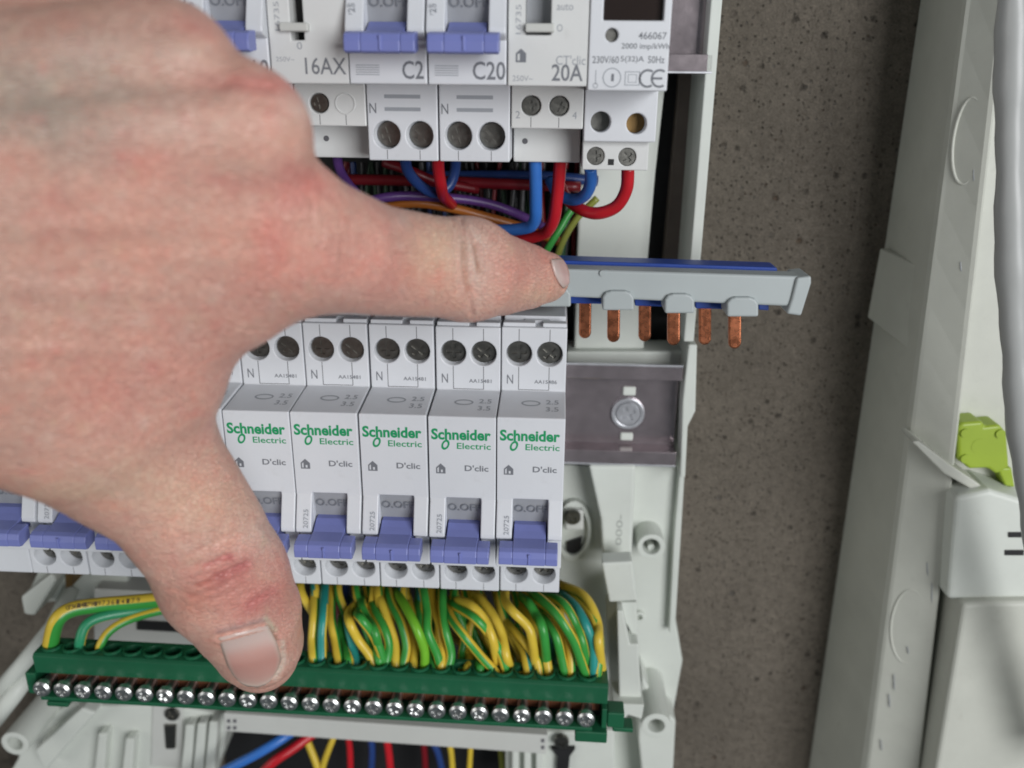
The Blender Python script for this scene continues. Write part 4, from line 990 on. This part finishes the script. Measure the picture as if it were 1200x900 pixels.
def surface_nets(lo, hi, h):
    n = np.ceil((hi-lo)/h).astype(int)+1; n = (n+3)//4*4+1
    ax = [lo[i]+h*np.arange(n[i]) for i in range(3)]
    ca = [a[::4] for a in ax]
    cg = np.stack(np.meshgrid(*ca, indexing='ij'), -1).reshape(-1, 3).astype(np.float32)
    cv_ = sdf(cg).reshape([len(a) for a in ca])
    V = np.repeat(np.repeat(np.repeat(cv_, 4, 0), 4, 1), 4, 2)[:n[0], :n[1], :n[2]].copy()
    V = V[:n[0], :n[1], :n[2]]
    near = np.argwhere(np.abs(V) < 4*h*1.9)
    V[near[:, 0], near[:, 1], near[:, 2]] = sdf((lo+near*h).astype(np.float32))
    s_ = V < 0
    cells = np.zeros(np.array(V.shape)-1, np.int8)
    for dx in (0, 1):
        for dy in (0, 1):
            for dz in (0, 1): cells += s_[dx:V.shape[0]-1+dx, dy:V.shape[1]-1+dy, dz:V.shape[2]-1+dz]
    act = np.argwhere((cells > 0) & (cells < 8)); idx = -np.ones(cells.shape, int); idx[tuple(act.T)] = np.arange(len(act))
    acc = np.zeros((len(act), 3)); cnt = np.zeros(len(act))
    cor = [(0, 0, 0), (1, 0, 0), (0, 1, 0), (1, 1, 0), (0, 0, 1), (1, 0, 1), (0, 1, 1), (1, 1, 1)]
    for a in range(8):
        for ax_ in range(3):
            if cor[a][ax_]: continue
            b = list(cor[a]); b[ax_] = 1
            va = V[tuple((act+cor[a]).T)]; vb = V[tuple((act+b).T)]
            m = (va < 0) != (vb < 0); t = np.where(m, va/(va-vb+1e-12), 0)
            p = act+np.array(cor[a])+t[:, None]*np.eye(3)[ax_]
            acc[m] += p[m]; cnt[m] += 1
    Vt = lo+h*acc/cnt[:, None]; Q = []
    for ax_ in range(3):
        o1, o2 = [i for i in range(3) if i != ax_]
        sl_a = [slice(None)]*3; sl_b = [slice(None)]*3; sl_a[ax_] = slice(0, -1); sl_b[ax_] = slice(1, None)
        ed = np.argwhere(s_[tuple(sl_a)] != s_[tuple(sl_b)])
        ed = ed[(ed[:, o1] > 0) & (ed[:, o2] > 0) & (ed[:, o1] < V.shape[o1]-1) & (ed[:, o2] < V.shape[o2]-1)]
        fl = s_[tuple(ed.T)]
        qs = []
        for d1, d2 in ((0, 0), (1, 0), (1, 1), (0, 1)):
            c = ed.copy(); c[:, o1] -= d1; c[:, o2] -= d2; qs.append(idx[tuple(c.T)])
        q = np.stack(qs, 1); flip = fl if ax_ != 1 else ~fl
        q[~flip] = q[~flip][:, ::-1]; Q.append(q)
    return Vt, np.concatenate(Q)
allp = np.array([p for c_, _ in CH for p, _ in c_]); allr = np.array([r_ for c_, _ in CH for _, r_ in c_])
lo = (allp-allr[:, None]).min(0)-3; hi = (allp+allr[:, None]).max(0)+3
lo[0] = max(lo[0], -150.0)
HV, HQ = surface_nets(lo, hi, .85)
def grad(P, e=.25):
    g = np.zeros((len(P), 3))
    for i in range(3):
        d = np.zeros(3, np.float32); d[i] = e
        g[:, i] = (sdf((P+d).astype(np.float32))-sdf((P-d).astype(np.float32)))/(2*e)
    return g/(np.linalg.norm(g, axis=1)[:, None]+1e-9)
for _ in range(2):
    HV = HV-grad(HV)*sdf(HV.astype(np.float32))[:, None]*.9
# one round of midpoint refinement where the camera looks closely
def subdivide(V, Q):
    E = np.concatenate([Q[:, [0, 1]], Q[:, [1, 2]], Q[:, [2, 3]], Q[:, [3, 0]]]); Es = np.sort(E, 1)
    u, inv = np.unique(Es, axis=0, return_inverse=True); inv = inv.reshape(-1); n = len(V); m = len(Q)
    em = (V[u[:, 0]]+V[u[:, 1]])/2; fm = V[Q].mean(1)
    e = [n+inv[i*m:(i+1)*m] for i in range(4)]; f = n+len(u)+np.arange(m)
    Q2 = np.concatenate([np.stack([Q[:, 0], e[0], f, e[3]], 1), np.stack([Q[:, 1], e[1], f, e[0]], 1), np.stack([Q[:, 2], e[2], f, e[1]], 1), np.stack([Q[:, 3], e[3], f, e[2]], 1)])
    return np.concatenate([V, em, fm]), Q2
HV, HQ = subdivide(HV, HQ)
HV = HV-grad(HV)*sdf(HV.astype(np.float32))[:, None]*.9
HN = grad(HV)
px = pr(HV); PX = px[:, :2]; facing = np.clip(-(HN*((HV-CAM)/np.linalg.norm(HV-CAM, axis=1)[:, None])).sum(1)*3, 0, 1)
def polydist(P, line):
    best = np.full(len(P), 1e9)
    for a, b in zip(line[:-1], line[1:]):
        a = np.array(a, float); b = np.array(b, float); ab = b-a
        t = np.clip(((P-a)@ab)/(ab@ab), 0, 1); best = np.minimum(best, np.hypot(*(P-a-t[:, None]*ab).T))
    return best
disp = np.zeros(len(HV))
def crease(line, depth, wd, lip=.16):
    """a skin fold: a groove with slightly raised lips"""
    global disp
    d = polydist(PX, line); disp += facing*(-depth*np.exp(-(d/wd)**2)+lip*depth*np.exp(-((d-2.1*wd)/(1.2*wd))**2))
def bulge(c, rx, ry, h):
    global disp
    disp += facing*h*np.exp(-((PX[:, 0]-c[0])/rx)**2-((PX[:, 1]-c[1])/ry)**2)
# index finger end joint
crease([(540, 258), (544, 285), (543, 315), (549, 340), (553, 368)], .42, 2.6)
crease([(556, 285), (560, 302), (561, 318)], .5, 2.3)
crease([(552, 268), (557, 282)], .2, 2.4); crease([(566, 282), (570, 305), (569, 330)], .12, 2.6); crease([(560, 333), (563, 345), (566, 360)], .15, 2.4)
crease([(548, 300), (552, 322), (557, 345)], .14, 2.0); crease([(578, 300), (582, 325)], .15, 2.2); crease([(530, 262), (534, 300), (536, 340)], .15, 2.6)
# index middle joint: soft wrinkles
for k in range(16):
    x = 305+k*7+rng.uniform(-4, 4); y = 195+k*4.5+rng.uniform(-8, 8); l = rng.uniform(24, 70)
    crease([(x, y), (x+rng.uniform(-5, 8), y+l*.5), (x+rng.uniform(-8, 10), y+l)], rng.uniform(.08, .17), rng.uniform(1.6, 2.8))
# thumb joint
crease([(230, 687), (244, 683), (252, 677), (270, 669), (290, 660)], .60, 2.8); crease([(238, 664), (250, 660), (258, 655), (276, 650)], .50, 2.6); crease([(236, 676), (256, 667), (274, 659)], .18, 2.0); crease([(262, 684), (282, 676), (300, 668)], .16, 2.2); crease([(240, 695), (258, 690), (272, 682)], .22, 2.2)
crease([(215, 668), (228, 662), (240, 658)], .25, 3); crease([(250, 640), (282, 622), (312, 612)], .30, 3.6); crease([(222, 650), (245, 640), (262, 628)], .25, 3)
crease([(292, 708), (306, 698), (318, 690)], .35, 3); crease([(280, 700), (300, 690)], .2, 3); crease([(240, 706), (262, 698), (280, 690)], .2, 3); crease([(225, 700), (245, 690)], .15, 2.5)
crease([(206, 690), (226, 700), (246, 702)], .18, 3); crease([(255, 655), (285, 640), (318, 640)], .2, 3)
for k in range(7): crease([(200+k*14, 590+k*2), (214+k*14, 584+k*3), (232+k*13, 586+k*6)], .10, 3)
# soft hollows and tendons of the back of the hand
crease([(-40, 118), (60, 104), (160, 96), (250, 92)], 1.0, 20, .2); crease([(120, 208), (230, 206), (330, 214)], .3, 22, .1)
bulge((330, 135), 34, 30, .6); bulge((232, 48), 26, 24, .5); bulge((345, 240), 40, 34, .5)
crease([(262, 92), (285, 100), (318, 104)], .25, 5); crease([(225, 78), (250, 82)], .2, 5)
bulge((110, 265), 120, 14, .5); bulge((90, 340), 110, 10, .35); bulge((60, 410), 100, 9, .3); bulge((215, 300), 90, 9, .25)
for k in range(90):                         # fine slanting skin lines
    x = rng.uniform(10, 430); y = rng.uniform(180, 560); a = rng.uniform(-.5, .9); l = rng.uniform(20, 50)
    crease([(x, y), (x+l*.5*math.cos(a), y+l*.5*math.sin(a)+2), (x+l*math.cos(a), y+l*math.sin(a))], rng.uniform(.05, .12), rng.uniform(1.3, 2.6))
# nail walls
crease([(255, 746), (285, 738), (312, 731), (326, 752), (331, 774), (322, 792)], .40, 3.0, .5)
crease([(646, 304), (652, 326), (661, 339)], .4, 2.2, .7)
nz = np.zeros(len(HV))
from mathutils import noise as mn
for i, p in enumerate(HV[:, :]): nz[i] = mn.noise(Vector(p*.11))*.16+mn.noise(Vector(p*.035+5))*.4
HV2 = HV+HN*(disp+nz*facing*.8)[:, None]
# pigment of the skin, with shade painted in at upper left and folds
base = np.array((.690, .400, .315)); tint = np.tile(base, (len(HV), 1))
RED = np.array((.64, .215, .19)); DRED = np.array((.46, .10, .11)); PALE = np.array((.76, .57, .48)); YEL = np.array((.72, .52, .36)); SHADE = np.array((.42, .325, .265))
def blot(c, rx, ry, col, a, rot=0):
    global tint
    dx, dy = PX[:, 0]-c[0], PX[:, 1]-c[1]; cr, sr = math.cos(rot), math.sin(rot)
    u_, v_ = dx*cr+dy*sr, -dx*sr+dy*cr
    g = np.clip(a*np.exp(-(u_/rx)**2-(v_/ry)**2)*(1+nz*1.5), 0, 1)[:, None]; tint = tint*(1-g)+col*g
def stroke(line, wd, col, a):
    global tint
    g = (a*np.exp(-(polydist(PX, line)/wd)**2))[:, None]; tint = tint*(1-g)+col*g
blot((60, 110), 170, 75, SHADE, .75); blot((60, 20), 160, 40, SHADE, .45); blot((0, 330), 90, 260, SHADE, .28)  # grey blots paint shade onto the hand's upper and left side
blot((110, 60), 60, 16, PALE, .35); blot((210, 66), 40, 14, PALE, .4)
blot((295, 98), 58, 14, RED, .75, .1); blot((228, 32), 34, 16, RED, .55, .4); blot((330, 120), 34, 26, RED, .25)
blot((338, 226), 34, 26, RED, .60); blot((318, 280), 22, 34, RED, .5); blot((362, 212), 40, 14, RED, .6, .6); blot((265, 214), 40, 9, RED, .4, .2)
blot((420, 305), 75, 40, RED, .45); blot((470, 330), 60, 26, RED, .3); blot((170, 192), 46, 30, RED, .22)
blot((120, 460), 60, 50, RED, .30); blot((60, 250), 40, 30, RED, .18); blot((230, 420), 60, 50, RED, .2); blot((300, 340), 50, 34, RED, .25)
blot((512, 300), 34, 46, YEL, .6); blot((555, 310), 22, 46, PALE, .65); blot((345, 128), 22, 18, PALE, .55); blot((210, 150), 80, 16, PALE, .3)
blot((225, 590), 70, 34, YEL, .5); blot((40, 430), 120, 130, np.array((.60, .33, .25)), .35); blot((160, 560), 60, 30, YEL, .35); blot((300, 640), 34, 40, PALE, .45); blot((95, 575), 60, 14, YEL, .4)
blot((262, 676), 46, 24, RED, .75, -.4); blot((296, 708), 40, 22, RED, .65, -.5); blot((330, 700), 16, 50, RED, .35); blot((225, 705), 26, 20, np.array((.45, .24, .17)), .5)
blot((610, 320), 34, 34, RED, .25); blot((632, 348), 26, 14, YEL, .4); blot((640, 298), 18, 14, RED, .4)
stroke([(232, 687), (250, 680), (262, 674)], 2.2, np.array((.36, .13, .10)), .7); stroke([(258, 677), (276, 668), (290, 661)], 7, DRED, .38); stroke([(240, 664), (256, 657), (272, 651)], 3, DRED, .45); blot((284, 664), 9, 6, DRED, .4, -.4); blot((270, 655), 5, 4, DRED, .5); stroke([(292, 710), (306, 700), (320, 692)], 7, DRED, .3); blot((262, 690), 40, 20, np.array((.50, .20, .16)), .4, -.4)  # thumb joint: red flush, and fold shade painted as dark strokes
stroke([(544, 285), (545, 315), (549, 340)], 3.5, np.array((.42, .22, .15)), .6); stroke([(556, 288), (562, 318)], 3.2, np.array((.42, .21, .14)), .7)  # brown strokes paint fold shade along the finger joint creases
stroke([(552, 268), (570, 290)], 4, PALE, .35)
stroke([(256, 740), (284, 733), (310, 726)], 4.5, np.array((.50, .34, .31)), .8); stroke([(311, 724), (322, 738)], 3.0, np.array((.62, .52, .38)), .9); stroke([(314, 735), (325, 750)], 2, np.array((.25, .15, .10)), .8)
stroke([(331, 752), (333, 776), (322, 794)], 3, np.array((.68, .60, .50)), .7)
for k in range(560):
    blot((rng.uniform(-20, 640), rng.uniform(0, 780)), rng.uniform(3, 12), rng.uniform(3, 11), (RED, PALE, RED, YEL)[k % 4], rng.uniform(.08, .28))
def mesh_from(name, V, Q, mat, parent, tintv=None):
    me = bpy.data.meshes.new(name); b = BASE[parent.name]
    W = (V-b)*S; n = len(W); m = len(Q)
    me.vertices.add(n); me.vertices.foreach_set('co', W.astype(np.float32).ravel())
    me.loops.add(m*4); me.loops.foreach_set('vertex_index', Q.astype(np.int32).ravel())
    me.polygons.add(m); me.polygons.foreach_set('loop_start', np.arange(0, m*4, 4, dtype=np.int32))
    me.polygons.foreach_set('use_smooth', np.ones(m, bool)); me.update(calc_edges=True); me.validate()
    if tintv is not None:
        a = me.attributes.new('tint', 'FLOAT_COLOR', 'POINT'); a.data.foreach_set('color', np.concatenate([tintv, np.ones((n, 1))], 1).astype(np.float32).ravel())
    me.materials.append(mat); o = bpy.data.objects.new(name, me); COL.objects.link(o); o.parent = parent; BASE[o.name] = b
    return o
hand = thing('hand', 'bare left hand with index fingertip on the busbar and thumb pointing down', 'hand', tuple(at(100, 300, -80)))
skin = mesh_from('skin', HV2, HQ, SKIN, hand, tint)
def nail(grid, off, cols, name='fingernail'):
    """grid of photograph pixels (rows from the cuticle to the tip) dropped on the finger along the line of sight and raised off it"""
    G = np.array(grid, float); R_, C_ = G.shape[:2]
    def rs(a, n0, n1, ax):
        x = np.linspace(0, n0-1, n1); i = np.minimum(x.astype(int), n0-2); f_ = x-i
        t0, t1 = np.take(a, i, ax), np.take(a, i+1, ax); sh_ = [1, 1, 1]; sh_[ax] = n1; f_ = f_.reshape(sh_); return t0*(1-f_)+t1*f_
    n1, n2 = 17, 17; G = rs(rs(G, R_, n1, 0), C_, n2, 1).reshape(-1, 2)
    P = []
    for a, b in G:
        d = ray(a, b); ts = np.linspace(90, 250, 640); pp = (CAM+ts[:, None]*d).astype(np.float32); v = sdf(pp); j = np.argmax(v < 0) if (v < 0).any() else np.argmin(v)
        p = pp[j].astype(float)
        for _ in range(5):
            p = p-grad(p[None])[0]*float(sdf(p[None].astype(np.float32))[0])
        P.append(p)
    P = np.array(P); N = grad(P); P = P.reshape(n1, n2, 3); N = N.reshape(n1, n2, 3)
    for _ in range(3):
        Q_ = P.copy(); Q_[1:-1, 1:-1] = (P[:-2, 1:-1]+P[2:, 1:-1]+P[1:-1, :-2]+P[1:-1, 2:]+4*P[1:-1, 1:-1])/8; P = Q_
    uu = np.linspace(0, 1, n1)[:, None]; vv = np.linspace(-1, 1, n2)[None]
    o_ = off*(.3+.7*np.clip(uu*3, 0, 1))*np.clip((1-np.abs(vv))*6+.15, 0, 1)
    top_ = (P+N*o_[..., None]).reshape(-1, 3); bot = (P-N*.5).reshape(-1, 3)
    Q = []
    for i in range(n1-1):
        for j in range(n2-1):
            a = i*n2+j; Q.append([a, a+1, a+n2+1, a+n2])
    n = n1*n2; Q += [[q[0]+n, q[3]+n, q[2]+n, q[1]+n] for q in Q]
    bd = [j for j in range(n2)]+[i*n2+n2-1 for i in range(1, n1)]+[(n1-1)*n2+j for j in range(n2-2, -1, -1)]+[i*n2 for i in range(n1-2, 0, -1)]
    for k in range(len(bd)): a, b = bd[k], bd[(k+1) % len(bd)]; Q.append([a, a+n, b+n, b])
    t_ = np.zeros((n1, n2, 3))
    for i in range(n1):
        u_ = i/(n1-1)*(len(cols)-1); k = min(int(u_), len(cols)-2); t_[i] = np.array(cols[k])*(1-(u_-k))+np.array(cols[k+1])*(u_-k)
    edge = np.clip((np.abs(vv)-.82)/.12, 0, 1)[..., None]*np.ones((n1, 1, 1)); t_ = t_*(1-edge*.7)+np.array((.60, .50, .42))*edge*.7
    t_ = t_.reshape(-1, 3)
    return mesh_from(name, np.concatenate([top_, bot]), np.array(Q), NAIL, hand, np.concatenate([t_, t_]))
nail([[(256, 748), (270, 744), (286, 740), (301, 736), (314, 733)],
      [(261, 764), (276, 761), (293, 757), (310, 753), (324, 752)],
      [(266, 779), (282, 779), (299, 777), (316, 773), (330, 771)],
      [(273, 791), (286, 795), (301, 797), (314, 793), (325, 785)],
      [(280, 798), (291, 803), (302, 804), (311, 801), (319, 794)]], .32,
     [(.60, .45, .40), (.64, .49, .44), (.60, .35, .30), (.58, .30, .25), (.58, .32, .27), (.57, .38, .32), (.66, .54, .46)])
nail([[(646, 304), (648, 313), (651, 322), (655, 331), (660, 338)],
      [(652, 303), (656, 313), (659, 321), (661, 329), (664, 335)],
      [(658, 304), (662, 313), (664, 320), (665, 327), (666, 332)]], .5,
     [(.60, .48, .44), (.55, .36, .33), (.56, .37, .34)])
